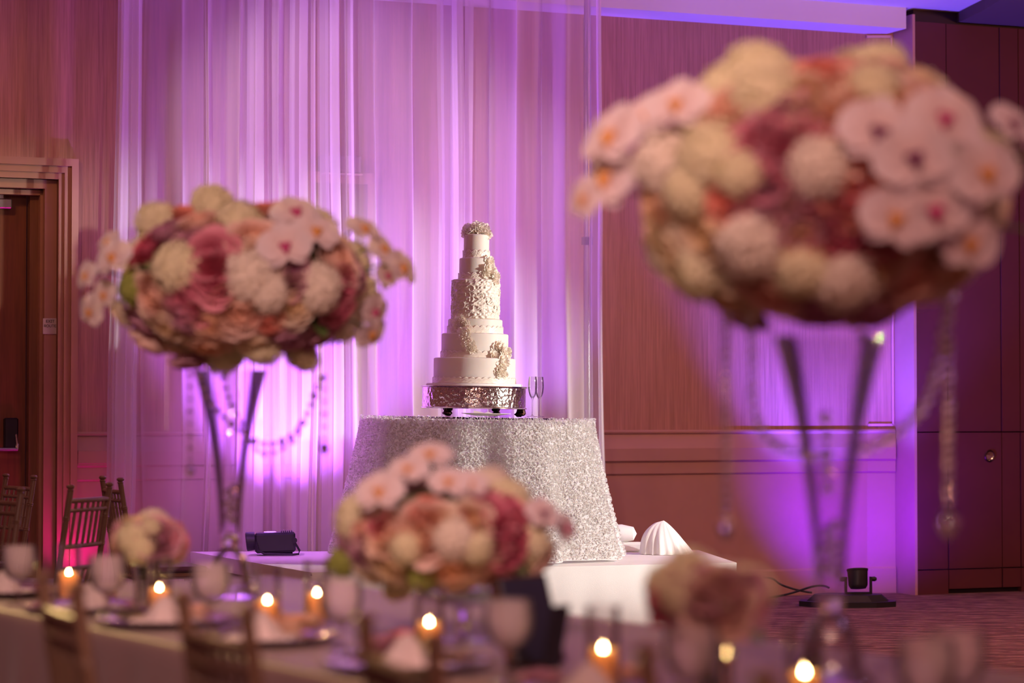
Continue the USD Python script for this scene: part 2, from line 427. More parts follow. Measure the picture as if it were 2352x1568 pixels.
# partition of panels right of the return
nP = 0.25
wr = UsdGeom.Xform.Define(stage, path_for('wall_right', None)).GetPrim()
tag(wr, kind='structure')
qn = (P3 - Q) @ N
tcol = [(P3 - Q) @ W + 0.021] + [t_at(px, qn) for px in (2177, 2300, 2343)] + [t_at(2343, qn) + 1.3, t_at(2343, qn) + 2.6, t_at(2343, qn) + 3.9, t_at(2343, qn) + 5.2]
zrow = [0.0, z_at(2180, 1307, qn), z_at(2180, 992, qn), 3.93]
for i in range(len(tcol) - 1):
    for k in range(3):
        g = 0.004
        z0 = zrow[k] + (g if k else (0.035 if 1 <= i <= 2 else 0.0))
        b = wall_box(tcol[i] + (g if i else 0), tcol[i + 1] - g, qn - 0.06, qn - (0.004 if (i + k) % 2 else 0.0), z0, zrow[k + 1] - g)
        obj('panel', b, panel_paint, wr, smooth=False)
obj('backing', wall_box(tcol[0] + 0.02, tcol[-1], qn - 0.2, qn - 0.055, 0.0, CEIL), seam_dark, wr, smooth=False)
pc = at(2272, 1047, (Q + qn * N + t_at(2272, qn) * W)[1])
pull_rot = math.atan2(W[1], W[0])
pl = thing('door_pull', 'round dark recessed door pull on the maroon partition panel', 'door pull', pc, pull_rot)
obj('rim', T(lathe([(0.026, 0), (0.040, 0.0), (0.042, 0.006), (0.036, 0.012), (0.030, 0.008), (0.026, 0)], 28), rx=PI / 2), brass_dark, pl)
obj('cup', T(lathe([(0.0, 0.0015), (0.018, 0.002), (0.027, 0.006), (0.031, 0.010)], 28), rx=PI / 2), silver_smooth, pl)

# ceiling, soffit over the back wall, bulkhead over the partition
obj('ceiling', slab([(-9, -1.5), (9, -1.5), (9, 21), (-9, 21)], CEIL, CEIL + 0.1), ceiling_white, kind='structure', smooth=False)
tS = (at(2114, 60, 16.35) - Q) @ W
obj('trim_1', wall_box(TL, tS, -0.05, 0.31, SOF, CEIL), ceiling_white, kind='structure', smooth=False)
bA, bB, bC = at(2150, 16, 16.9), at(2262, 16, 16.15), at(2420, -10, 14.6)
obj('trim_2', slab([(bA[0], bA[1] + 0.6), (bB[0], bB[1]), (bC[0], bC[1]), (8.5, bC[1]), (8.5, 20), (bA[0], 20)], 3.945, CEIL - 0.001), plain('bulkhead_unlit_tone', (0.10, 0.065, 0.06), 0.8), kind='structure', smooth=False)  # bulkhead is unlit: its shade is put into the dark colour

# chair rail, wainscot ledges, baseboard
z1, z2, z3, z4, zb = 1.128, 1.005, z_at(1395, 1058), z_at(1395, 1088), z_at(1780, 1307)
rail = [(0.0, z1), (0.0, z4 - 0.012), (0.004, z4 - 0.012), (0.018, z4), (0.018, z3 - 0.014), (0.020, z3 - 0.014), (0.038, z3), (0.038, z2), (0.008, z1 - 0.03), (0.022, z1 - 0.022), (0.026, z1 - 0.012), (0.022, z1)]
trt = t_at(173) + 0.006
alr = [(a, b) for a, b in rail]


def alcove_run(profile):
    from shapely.geometry import Polygon
    m = trimesh.creation.extrude_polygon(Polygon(profile), 1.0, engine='earcut')
    v = m.vertices.copy()
    m.vertices = np.array([Q + (P2 - Q) * c + np.array([0, -a, b]) for a, b, c in v])
    m.fix_normals()
    return m


obj('trim_3', [wall_run(rail, trt, 0.01), alcove_run(rail)], wainscot, kind='structure', smooth=False)
base = [(0.0, 0.0), (0.022, 0.0), (0.022, zb - 0.012), (0.014, zb), (0.0, zb)]
low = [(0.001, zb), (0.004, zb), (0.004, z4 - 0.013), (0.001, z4 - 0.013)]
obj('baseboard_back', [wall_run(base, trt, 0.0), alcove_run(base)], wainscot, kind='structure', smooth=False)
obj('trim_4', [wall_run(low, trt, 0.0), alcove_run(low)], wainscot, kind='structure', smooth=False)
# raised wainscot panel beside the door
obj('trim_5', wall_run([(0.034, z_at(200, 1033)), (0.046, z_at(200, 1036)), (0.046, z_at(200, 1063)), (0.034, z_at(200, 1067)), (0.002, z_at(200, 1067)), (0.002, z_at(200, 1033))], t_at(173) + 0.01, t_at(300)), wainscot, kind='structure', smooth=False)
# thin frame line round the alcove wallpaper
zt, zl = SOF - 0.02, z1 + 0.03
xa, xb = Q[0] + 0.01, P2[0] - 0.015
fr = [box((xa + xb) / 2, 16.742, zt, xb - xa, 0.014, 0.016), box(xb, 16.742, (zt + zl) / 2, 0.012, 0.014, zt - zl), box((xa + xb) / 2, 16.742, zl, xb - xa, 0.014, 0.016)]
obj('trim_6', fr, plain('frame_line', (0.62, 0.34, 0.34), 0.5), kind='structure', smooth=False)

# ------------------------------------------------------------------ door 1, far left
d1 = tag(UsdGeom.Xform.Define(stage, path_for('door_1', None)), kind='structure')
tO = t_at(174.5)


def surround(t_in, t_out, ztop_in, ztop_out, n0, n1):
    return [wall_box(t_in, t_out, n0, n1, 0, ztop_out), wall_box(DL - (t_out - t_in), t_in, n0, n1, ztop_in, ztop_out)]


zo = z_at(100, 364)
obj('trim', surround(t_at(159), tO, zo - 0.045, zo, -0.01, 0.05), frame_wood, d1, smooth=False)
obj('trim', surround(t_at(144), t_at(159), zo - 0.085, zo - 0.045, -0.01, 0.030), frame_wood, d1, smooth=False)
obj('trim', surround(DR, t_at(144), DTOP, zo - 0.085, -0.01, 0.015), frame_wood, d1, smooth=False)
DEP = -0.13
obj('jamb', wall_box(DR, DR + 0.08, DEP, 0.0, 0, DTOP), frame_wood, d1, smooth=False)
obj('lintel', wall_box(DL, DR, DEP, 0.0, DTOP, DTOP + 0.08), frame_wood, d1, smooth=False)
tB = t_at(101, -0.04)
obj('stop', [wall_box(tB - 0.016, tB, DEP - 0.03, DEP + 0.03, 0, DTOP - 0.06), wall_box(DL, tB, DEP - 0.03, DEP + 0.03, DTOP - 0.09, DTOP - 0.06)], frame_wood, d1, smooth=False)
tl = t_at(60, DEP - 0.12)
obj('side_panel', wall_box(tl, DR + 0.1, DEP - 0.16, DEP - 0.03, 0, DTOP + 0.1), jamb_dark, d1, smooth=False)
leaf_w = 0.95
lf = obj('leaf', wall_box(tl - leaf_w, tl - 0.008, DEP - 0.15, DEP - 0.10, 0.01, DTOP - 0.02), door_wood, d1, smooth=False)
for z0, z1_ in ((0.25, 0.95), (1.10, 2.35)):
    tp0, tp1 = tl - leaf_w + 0.15, tl - 0.16
    obj('panel', [wall_box(tp0, tp1, DEP - 0.105, DEP - 0.09, z0, z1_), wall_box(tp0 + 0.05, tp1 - 0.05, DEP - 0.105, DEP - 0.083, z0 + 0.05, z1_ - 0.05)], door_wood, lf, smooth=False)
obj('transom', wall_box(tl - leaf_w, tl, DEP - 0.15, DEP - 0.06, DTOP - 0.02, DTOP + 0.2), door_wood, d1, smooth=False)


def wfix(px, py, n):
    """A point on the plane parallel to the back wall at offset n."""
    p = Q + n * N + t_at(px, n) * W
    return at(px, py, p[1])


cl = wfix(8, 466, DEP - 0.05)
dc = thing('door_closer', 'grey box door closer with arm at the top of the dark wooden door', 'door closer', cl, ANG)
obj('body', box(-0.05, 0.0, -0.005, 0.19, 0.07, 0.06, 0.006), steel, dc)
obj('arm', [box(-0.03, -0.02, 0.075, 0.24, 0.02, 0.02, 0.004), box(-0.02, -0.01, 0.05, 0.03, 0.03, 0.05)], steel, dc)
pb = wfix(20, 1020, DEP - 0.07)
pbt = thing('panic_bar', 'steel push bar with dark latch case on the wooden door', 'push bar', pb, ANG)
obj('latch_case', box(0.015, 0.02, 0.06, 0.085, 0.06, 0.20, 0.008), black_paint, pbt)
obj('bar', [tube([(-0.75, -0.05, -0.03), (0.045, -0.05, -0.03)], 0.012), tube([(0.04, -0.05, -0.03), (0.045, -0.045, 0.0), (0.045, 0.0, 0.06)], 0.010)], steel, pbt)
# EXIT ROUTE sign fixed on the jamb's reveal edge
sg = wfix(115, 749, -0.034)
rz_s = ANG
obj('trim', [wall_box(t_at(101, -0.04), DR + 0.01, -0.11, -0.04, 0, z_at(100, 433, -0.04)), wall_box(DL, DR + 0.01, -0.11, -0.04, z_at(100, 433, -0.04), DTOP + 0.01)], frame_wood, d1, smooth=False)
st_ = thing('exit_sign', 'small white EXIT ROUTE plate on the door jamb', 'sign', sg, rz_s)
obj('plate', box(0, 0, 0, 0.088, 0.006, 0.096, 0.002), sign_white, st_)
for txt, zz in (('EXIT', 0.022), ('ROUTE', -0.006)):
    tm = meshkit.text_mesh(txt, 0.0162, 0.0012)
    tm.apply_translation((-(tm.bounds[0][0] + tm.bounds[1][0]) / 2, 0, 0))
    obj('lettering', T(tm, (0, -0.0034, zz), rx=PI / 2), ink, st_, smooth=False, label='black capital letters ' + txt)

# door 2 (behind the curtain) with a box above its header
d2 = tag(UsdGeom.Xform.Define(stage, path_for('door_2', None)), kind='structure')
ta, tb = t_at(690), t_at(862)
zh = z_at(770, 397)
obj('trim', [wall_box(ta, tb, 0, 0.05, zh - 0.07, zh), wall_box(ta, ta + 0.07, 0, 0.05, 0, zh - 0.07), wall_box(tb - 0.07, tb, 0, 0.05, 0, zh - 0.07)], frame_wood, d2, smooth=False)
obj('leaf', wall_box(ta + 0.07, tb - 0.07, 0.036, 0.042, 0.01, zh - 0.07), door_wood, d2, smooth=False)
ex = wfix(781, 378, 0.04)
eb = thing('wall_box_light', 'dim box fixture above the narrow door seen through the sheer curtain', 'wall box', ex, ANG)
obj('housing', box(0, 0, 0, 0.26, 0.08, 0.115, 0.008), plain('box_grey', (0.34, 0.22, 0.22), 0.5), eb)
obj('base_strip', box(0, -0.005, -0.062, 0.27, 0.085, 0.01), plain('box_strip', (0.70, 0.52, 0.40), 0.5), eb)

# ------------------------------------------------------------------ sheer curtains
rng = np.random.default_rng(5)


def drape(x0, x1, Y0, Y1, pitch, depth, seed, ztop=CEIL - 0.08, zbot=0.02, flare=0.0, sway=0.05, edge_in=(0, 0), n_per=26, nz=44, offs=0.0):
    """A hanging sheet with S folds of irregular width; full height mesh."""
    r = np.random.default_rng(seed)
    L = x1 - x0
    edges, x = [0.0], 0.0
    while x < L:
        x += pitch * float(np.clip(r.lognormal(-0.15, 0.62), 0.28, 2.6))
        edges.append(x)
    edges = np.array(edges) * (L / edges[-1])
    xs, ys = [], []
    for k in range(len(edges) - 1):
        p = edges[k + 1] - edges[k]
        d, over = depth * r.uniform(0.5, 1.3) * min(1.0, p / pitch + 0.3), r.uniform(0.05, 0.42)
        ph = r.uniform(0.3, 0.7)
        s = np.linspace(0, 1, n_per, endpoint=False)
        w = np.where(s < ph, 0.5 * s / ph, 0.5 + 0.5 * (s - ph) / (1 - ph))
        xs.append(edges[k] + p * s + over * min(p, 0.14) * np.sin(4 * PI * w) * 0.9)
        ys.append(d * np.sin(2 * PI * w) + 0.22 * d * np.sin(6 * PI * w + r.uniform(0, 6)))
    xs, ys = np.append(np.concatenate(xs), L), np.append(np.concatenate(ys), 0.0)
    zs = np.linspace(ztop, zbot, nz)
    h = (ztop - zs) / (ztop - zbot)                      # 0 at the top, 1 at the hem
    X = x0 + xs[:, None] + np.zeros((1, nz))
    a = xs / L
    nz_a = meshkit.fbm(np.stack([np.broadcast_to(xs[:, None] * 2.3, X.shape), np.broadcast_to(h[None] * 1.6, X.shape), np.full(X.shape, seed * 3.1)], -1), 3, seed) - 0.5
    nz_b = meshkit.fbm(np.stack([np.broadcast_to(xs[:, None] * 7.0, X.shape), np.broadcast_to(h[None] * 2.2, X.shape), np.full(X.shape, seed * 1.7)], -1), 2, seed + 9) - 0.5
    X += sway * 2.2 * nz_a * (0.25 + h[None]) + 0.05 * nz_b * h[None]
    X += (a[:, None] - 0.5) * flare * h[None] ** 1.4
    X += (1 - a[:, None]) * edge_in[0] * h[None] ** 1.5 + a[:, None] * edge_in[1] * h[None] ** 1.5
    Yv = Y0 + (Y1 - Y0) * a[:, None] + ys[:, None] * (0.75 + 0.45 * h[None]) + 0.05 * nz_b + offs
    P = np.stack([X, Yv, np.broadcast_to(zs[None], X.shape)], -1)
    return P


cx = lambda px, Y: (px - 1176) / F_PX * Y
YD = 14.86
xl, xm, xr = cx(297, YD), cx(1062, YD), cx(1383, YD)
PD = drape(xl, xm, YD - 0.33, YD + 0.02, 0.19, 0.065, 3, flare=0.06, edge_in=(0.0, 0.03))
o = obj('sheer_curtain', grid_mesh(PD), sheer_white, smooth=True, label='wide sheer white curtain in many narrow folds, left of the cake', cat='curtain')
PD = drape(xm - 0.06, xr, YD + 0.10, YD + 0.14, 0.18, 0.07, 11, flare=0.05, edge_in=(-0.02, 0.03))
o2 = obj('sheer_curtain', grid_mesh(PD), sheer_white, smooth=True, label='narrower sheer white curtain behind the cake, ending at the bare wall', cat='curtain')
# end strip that swings out at the left hem
PD = drape(cx(294, YD), cx(345, YD), YD - 0.50, YD - 0.46, 0.09, 0.03, 21, edge_in=(-0.09, -0.03), sway=0.05)
o3 = obj('sheer_curtain', grid_mesh(PD), sheer_white, smooth=True, label='short loose curtain edge hanging beside the door wall, swinging out at the bottom', cat='curtain')
# uprights of the curtain frame
for px, Y, lab, zc in ((1349, 15.12, 'grey curtain pole behind the right end of the sheer curtain', z_at(1345, 575)), (327, 14.98 - 0.05, 'grey curtain pole behind the left end of the sheer curtain', 1.0)):
    b0 = np.array([cx(px, Y), Y, 0])
    th = thing('curtain_pole', lab, 'curtain pole', b0)
    obj('upright', lathe([(0.0, 0.0), (0.024, 0.0), (0.024, CEIL - 0.30), (0.019, CEIL - 0.30), (0.019, CEIL - 0.10), (0, CEIL - 0.10)], 16), steel, th)
    obj('collar', T(lathe([(0.0, -0.02), (0.036, -0.02), (0.036, 0.028), (0.0, 0.028)], 16), (0, 0, zc)), plain('collar_grey', (0.10, 0.09, 0.1), 0.5), th)
    obj('base', box(0, 0, 0.012, 0.24, 0.24, 0.012, 0.004), steel, th)
cb = thing('curtain_crossbar', 'grey telescopic rod at the ceiling that carries the sheer curtains', 'curtain rod', (0, 0, CEIL - 0.05))
pa_, pb_ = np.array([xl - 0.1, YD + 0.05, 0]), np.array([xr + 0.05, YD + 0.20, 0])
obj('rod', tube([pa_, (pa_ + pb_) / 2, pb_], 0.018, 10), steel, cb)

# ------------------------------------------------------------------ stage
SZ = 0.412
FL = at(716, 1318, 12.54)
FL[2] = 0
Wd = np.array([math.cos(math.radians(20)), math.sin(math.radians(20)), 0])
Nd = np.array([-Wd[1], Wd[0], 0])
FR_ = FL + 2.42 * Wd
BL, BR_ = FL + 2.12 * Nd + 0.0 * Wd, FR_ + 1.72 * Nd
BL = np.array([cx(440, 14.40), 14.40, 0])
BR_ = np.array([1.12, 14.55, 0])
stage_poly = np.array([FL, FR_, BR_, BL])[:, :2]
cen = stage_poly.mean(0)
inset = lambda k: [tuple(cen + (p - cen) * k) for p in stage_poly]
sp = thing('stage_platform', 'low black-framed stage platform under the white cloth', 'stage', (cen[0], cen[1], 0))
loc_poly = lambda k: [(p[0] - cen[0], p[1] - cen[1]) for p in inset(k)]
obj('deck', slab(loc_poly(0.985), SZ - 0.05, SZ - 0.006), black_paint, sp, smooth=False)
for p in loc_poly(0.93):
    obj('leg', tube([(p[0], p[1], 0.0), (p[0], p[1], SZ - 0.05)], 0.03, 10), black_paint, sp)
obj('kick_board', slab(loc_poly(0.972), 0.0, 0.055), black_paint, sp, smooth=False)
obj('side_skirt', box(0, 0, 0, 0.01, 0.01, 0.01), stage_brown, sp) if False else None


def ribbon(pa, pb, z0, z1, wob, seed, n=60, out=(0, 0)):
    r = np.random.default_rng(seed)
    s = np.linspace(0, 1, n)
    base = pa[None] + (pb - pa)[None] * s[:, None]
    off = wob * np.sin(2 * PI * (s * 7 + 0.3 * np.sin(s * 9 + seed))) + wob * 0.6 * np.sin(2 * PI * s * 13.3 + seed)
    zs = np.linspace(z0, z1, 8)
    h = (z0 - zs) / (z0 - z1)
    P = base[:, None, :] + (off[:, None] * h[None] + 0.004)[..., None] * np.array([out[0], out[1], 0])[None, None]
    P[..., 2] = zs[None]
    return grid_mesh(P)


brown = trimesh.convex.convex_hull(np.array([p + np.array([0, 0, z]) for p in (FL + 0.03 * Wd, BL + 0.03 * Wd) for z in (0.0, SZ - 0.06)] + [p + 0.02 * Wd + np.array([0, 0, z]) for p in (FL + 0.03 * Wd, BL + 0.03 * Wd) for z in (0.0, SZ - 0.06)]))
brown.apply_translation((-cen[0], -cen[1], 0))
obj('side_board', brown, stage_brown, sp, smooth=False, label='brown side board below the cloth')
sc = thing('stage_cloth', 'white linen cloth covering the stage top and front', 'cloth', (cen[0], cen[1], SZ))
C3 = np.array([cen[0], cen[1], SZ])
top = slab([(p[0] - cen[0], p[1] - cen[1]) for p in stage_poly], -0.005, 0.006)
obj('top_cloth', top, cloth_white, sc, smooth=False)
f_ = ribbon(FL - np.array([0, 0, 0]), FR_, SZ + 0.004, 0.045, 0.004, 2, 90, (-Nd[0], -Nd[1]))
f_.apply_translation(-C3)
obj('front_drop', f_, cloth_white, sc, smooth=True)
f_ = ribbon(BL, FL, SZ + 0.004, SZ - 0.075, 0.003, 4, 60, (-Wd[0], -Wd[1]))
f_.apply_translation(-C3)
obj('side_drop', f_, cloth_white, sc, smooth=True)
f_ = ribbon(FR_, BR_, SZ + 0.004, 0.045, 0.008, 5, 60, (Wd[0], Wd[1]))
f_.apply_translation(-C3)
obj('side_drop', f_, cloth_white, sc, smooth=True)
# folded triangle of spare cloth at the left front corner
tri = []
for k in range(4):
    a0 = k * 0.035
    tri.append(np.array([FL + Wd * (0.02 * k) + np.array([-0.01, -0.006 * (k % 2), SZ - 0.01]), FL + Wd * (0.02 * k + 0.03) + np.array([-0.01, -0.02 - 0.012 * (k % 2), SZ - 0.16 - a0]), FL + Wd * (0.04 * k + 0.02) + np.array([-0.02, -0.012, SZ - 0.33])]))
Pt = np.stack(tri)
f_ = grid_mesh(Pt)
f_.apply_translation(-C3)
obj('corner_fold', f_, cloth_white, sc, smooth=False)

# peaked heap of pleated white cloth at the right rear of the stage, low covered ledge behind it
hc = at(1550, 1277, 14.15)
hp = thing('draped_cover', 'peaked white pleated cover standing at the right rear of the stage', 'cover', (hc[0], hc[1], SZ + 0.0075))
ns, nv = 72, 16
th = np.linspace(0, 2 * PI, ns, endpoint=False)
P = np.zeros((ns, nv, 3))
for j in range(nv):
    v = j / (nv - 1)
    hgt = 0.195 * v
    ax_l, ax_r, dy = 0.135 - 0.055 * v ** 2.2, 0.165 * (1 - v) ** 0.8 + 0.0, 0.11 * (1 - v ** 2.2)
    pl_ = 1 + 0.07 * np.sin(th * 17 + 2.0 * v) * (1 - 0.6 * v) + 0.04 * np.sin(th * 7 + 1)
    rx = np.where(np.cos(th) < 0, ax_l * (1 - v ** 5) ** 0.5 if v < 1 else 0.0, ax_r)
    P[:, j, 0] = -0.065 + rx * np.cos(th) * pl_ * (1 if v < 1 else 0.0)
    P[:, j, 1] = dy * np.sin(th) * pl_
    P[:, j, 2] = hgt
m = grid_mesh(P, True)
obj('cover', m, cloth_white, hp, smooth=True)
lg = wfix(1455, 1268, 1.9)
lg = at(1455, 1268, 14.40)
lt = thing('low_ledge', 'low white covered ledge at the stage rear beside the petal tablecloth', 'ledge', (lg[0], lg[1], SZ + 0.008), math.radians(-6))
obj('ledge_body', box(0.0, 0.0, 0.0275, 0.36, 0.10, 0.055, 0.012), cloth_white, lt)
obj('bolster', T(lathe([(0.0, -0.12), (0.035, -0.11), (0.052, -0.05), (0.055, 0.03), (0.04, 0.10), (0, 0.12)], 20), (-0.10, 0.0, 0.105), ry=PI / 2), cloth_white, lt)

# ------------------------------------------------------------------ light fixtures
def yoke(w, h, t=0.012, d=0.03):
    return [box(-w / 2, 0, h / 2, t, d, h), box(w / 2, 0, h / 2, t, d, h), box(0, 0, t / 2, w, d, t)]


bx = at(628, 1268, 14.05)
fx = thing('uplight_fixture', 'black box uplight with yoke lying on the stage before the curtain', 'stage light', (bx[0], bx[1], SZ + 0.006), math.radians(6))
bod = T(box(0, 0, 0, 0.235, 0.14, 0.115, 0.012), (0.01, 0, 0.075), ry=math.radians(-2))
obj('housing', bod, black_paint, fx)
obj('lens_hood', T(lathe([(0.0, -0.02), (0.052, -0.02), (0.056, 0.03), (0.044, 0.034), (0.04, 0.0), (0, 0.0)], 20), (-0.125, 0, 0.082), ry=-PI / 2 - 0.1), black_paint, fx)
obj('lens', T(lathe([(0.0, 0.0), (0.035, 0.002), (0.036, 0.0)], 20), (-0.02, 0.03, 0.133)), mat('led_violet', {'e': ('emission', {'color': (0.4, 0.1, 1.0), 'strength': 6.0})}, [], 'e.emission'), fx)
obj('yoke', [tube([(-0.10, -0.078, 0.085), (-0.085, -0.082, 0.03), (-0.05, -0.085, 0.012), (0.11, -0.085, 0.008), (0.145, -0.085, 0.012), (0.15, -0.082, 0.03), (0.115, -0.08, 0.09)], 0.007, 6),
             tube([(-0.10, 0.078, 0.085), (-0.085, 0.082, 0.03), (-0.05, 0.085, 0.012), (0.11, 0.085, 0.008), (0.115, 0.08, 0.09)], 0.007, 6)], black_paint, fx)
obj('knob', T(lathe([(0, -0.015), (0.016, -0.015), (0.016, 0.012), (0, 0.012)], 12), (0.12, -0.085, 0.09), rx=PI / 2), black_rubber, fx)
obj('fin', [box(0.045 + 0.012 * k, 0, 0.138, 0.004, 0.12, 0.012) for k in range(6)], black_paint, fx)


def par_can(name, label, loc, rz, color, rx=0.25):
    f = thing(name, label, 'uplight', loc, rz)
    obj('can', T(lathe([(0, 0.0), (0.05, 0.0), (0.062, 0.02), (0.066, 0.11), (0.070, 0.115), (0.070, 0.125), (0.060, 0.125), (0.056, 0.10), (0, 0.10)], 24), (0, 0, 0.035), rx=-rx), black_paint, f)
    obj('lens', T(lathe([(0, 0.0), (0.054, 0.0)], 24), (0, 0.03 * rx * 4, 0.139), rx=-rx), mat('led_' + name + label[:3].replace(' ', ''), {'e': ('emission', {'color': color, 'strength': 5.0})}, [], 'e.emission'), f)
    obj('yoke', yoke(0.165, 0.11), black_paint, f)
    for s in (-1, 1):
        obj('knob', T(lathe([(0, 0), (0.014, 0), (0.016, 0.02), (0.010, 0.032), (0, 0.032)], 12), (s * 0.088, 0, 0.095), ry=s * PI / 2), black_rubber, f)
    return f


par_can('floor_uplight', 'small black can light on the stage hidden behind the cake table', (UP2[0], UP2[1], SZ + 0.006), 0, (0.4, 0.1, 1.0), 0.2)
par_can('floor_uplight', 'small black can light on the floor at the left end of the curtain', (UP3[0], UP3[1], 0.0), 0, (1.0, 0.1, 0.4), 0.05)
bb = at(1947, 1380, 15.62)
bs = thing('lamp_base', 'wide stepped black base on the carpet below the purple lit wall', 'lamp base', (bb[0], bb[1], 0))
oct_ = lambda rx, ry, n=10, ph=0.2: [(rx * math.cos(2 * PI * k / n + ph), ry * math.sin(2 * PI * k / n + ph)) for k in range(n)]
obj('foot', slab(oct_(0.325, 0.20), 0.0, 0.034), black_rubber, bs, smooth=False)
obj('step', trimesh.convex.convex_hull(np.array([(x, y, 0.034) for x, y in oct_(0.275, 0.165)] + [(x, y, 0.075) for x, y in oct_(0.225, 0.13)])), black_rubber, bs, smooth=False)
par_can('floor_uplight', 'black can light with yoke standing on the stepped black base', (UP4[0] + 0.01, bb[1] + 0.02, 0.0755), 0.1, (0.35, 0.15, 1.0), 0.2)
for k, (pts, lab) in enumerate((([(1690, 1330), (1770, 1328), (1790, 1340), (1830, 1354), (1865, 1360)], 'thin black cable arching over the carpet to the stepped base'), ([(1740, 1372), (1790, 1368), (1830, 1358), (1870, 1346), (1905, 1350)], 'black cable lying straight on the carpet, crossing the arched one'))):
    P = [at(px, py, 15.9 if k == 0 else 15.75) for px, py in pts]
    for p in P:
        p[2] = max(p[2], 0.008)
    from scipy.interpolate import CubicSpline
    cs = CubicSpline(range(len(P)), np.array(P))
    obj('power_cable', tube(cs(np.linspace(0, len(P) - 1, 40)), 0.007, 7), black_rubber, label=lab, cat='cable')

# ------------------------------------------------------------------ cake table with its petal cloth
YC = 13.75
KC = F_PX / YC
tc = np.array([cx(1093, YC), YC, SZ + 0.026])
TILT = 0.9
TH = 0.782
ct = thing('petal_tablecloth', 'round white tablecloth thick with ruffled petals under the cake', 'tablecloth', tc, tilt=TILT)


def cloth_r(th, h):
    """Radius of the hanging cloth; h 0 at the rim, 1 at the hem."""
    f = 0.062 * np.sin(th * 10 + 0.8 * np.sin(th * 3)) + 0.020 * np.sin(th * 19 + 1.3) + 0.012 * np.sin(th * 5 + 2)
    return 0.655 + 0.105 * h ** 1.1 + f * (0.15 + 0.85 * h) + 0.03 * np.clip(np.cos(th + 0.25), 0, 1) * h ** 2


nth, nh = 220, 40
th = np.arange(nth) * 2 * PI / nth
prof = []
for r in (0.0, 0.2, 0.4, 0.55, 0.62):
    prof.append(np.stack([r * np.cos(th), r * np.sin(th), np.full(nth, TH - 0.02)], -1))
for a in np.linspace(0.2, 1.0, 4):
    rr = cloth_r(th, 0.0) - 0.03 + 0.03 * math.sin(a * PI / 2)
    prof.append(np.stack([rr * np.cos(th), rr * np.sin(th), np.full(nth, TH - 0.02 - 0.03 * (1 - math.cos(a * PI / 2)))], -1))
for h in np.linspace(0.02, 1, nh):
    rr = cloth_r(th, h)
    prof.append(np.stack([rr * np.cos(th), rr * np.sin(th), np.full(nth, (TH - 0.05) * (1 - h) + 0.004)], -1))
P = np.stack(prof, 1)
obj('base_cloth', grid_mesh(P, True), fluff_white, ct, smooth=True)
# ruffled petals, a few thousand curled flakes
r = np.random.default_rng(8)


def flakes(n):
    V, Fc = [], []
    # template petal: 3 x 3 curled patch
    u, v = np.meshgrid(np.linspace(-1, 1, 3), np.linspace(0, 1, 3), indexing='ij')
    tri = []
    for i in range(2):
        for j in range(2):
            a, b, c, d = i * 3 + j, (i + 1) * 3 + j, (i + 1) * 3 + j + 1, i * 3 + j + 1
            tri += [(a, b, c), (a, c, d)]
    tri = np.array(tri)
    side = r.random(n) < 0.86
    thn = np.where(r.random(n) < 0.72, r.uniform(PI, 2 * PI, n), r.uniform(0, PI, n))
    hh = r.uniform(-0.05, 1.0, n)
    rr = np.where(side, cloth_r(thn, np.clip(hh, 0, 1)), 0.66 * np.sqrt(r.random(n)))
    z = np.where(side, (TH - 0.05) * (1 - hh) + 0.012, TH - 0.022)
    keep = side | (rr > 0.465)
    cpos = np.stack([rr * np.cos(thn), rr * np.sin(thn), z], -1)[keep]
    side, thn = side[keep], thn[keep]
    n = len(cpos)
    er = np.stack([np.cos(thn), np.sin(thn), np.zeros(n)], -1)
    et = np.stack([-np.sin(thn), np.cos(thn), np.zeros(n)], -1)
    ez = np.tile([0, 0, 1.0], (n, 1))
    nor = np.where(side[:, None], er, ez)
    t1, t2 = et, np.where(side[:, None], ez, -er)
    spin = r.uniform(0, 2 * PI, n)
    ax, ay = np.cos(spin)[:, None] * t1 + np.sin(spin)[:, None] * t2, -np.sin(spin)[:, None] * t1 + np.cos(spin)[:, None] * t2
    size = r.uniform(0.005, 0.0098, n)
    lift = r.uniform(0.55, 1.45, n)
    w = u * (0.35 + 0.75 * np.sin(PI * (0.15 + 0.75 * v)))
    d = v
    rise = v ** 1.5
    curl = 0.35 * u ** 2 * v
    Pv = cpos[:, None, None] + size[:, None, None, None] * (w[None, ..., None] * 0.62 * ax[:, None, None] + (d[None, ..., None] * np.cos(lift)[:, None, None, None]) * ay[:, None, None] +
          (rise[None] * np.sin(lift)[:, None, None] + curl[None] - 0.12)[..., None] * nor[:, None, None])
    V = Pv.reshape(-1, 3)
    Fc = (tri[None] + 9 * np.arange(n)[:, None, None]).reshape(-1, 3)
    return trimesh.Trimesh(V, Fc, process=False)


obj('ruffle_petals', flakes(62000), fluff_white, ct, smooth=False, kind='stuff')


def on_table(dx, dy, dz=0.0):
    """World point on the (slightly tilted) table top."""
    a = math.radians(TILT)
    z = TH - 0.012 + dz
    return tc + np.array([dx * math.cos(a) + z * math.sin(a), dy, -dx * math.sin(a) + z * math.cos(a)])


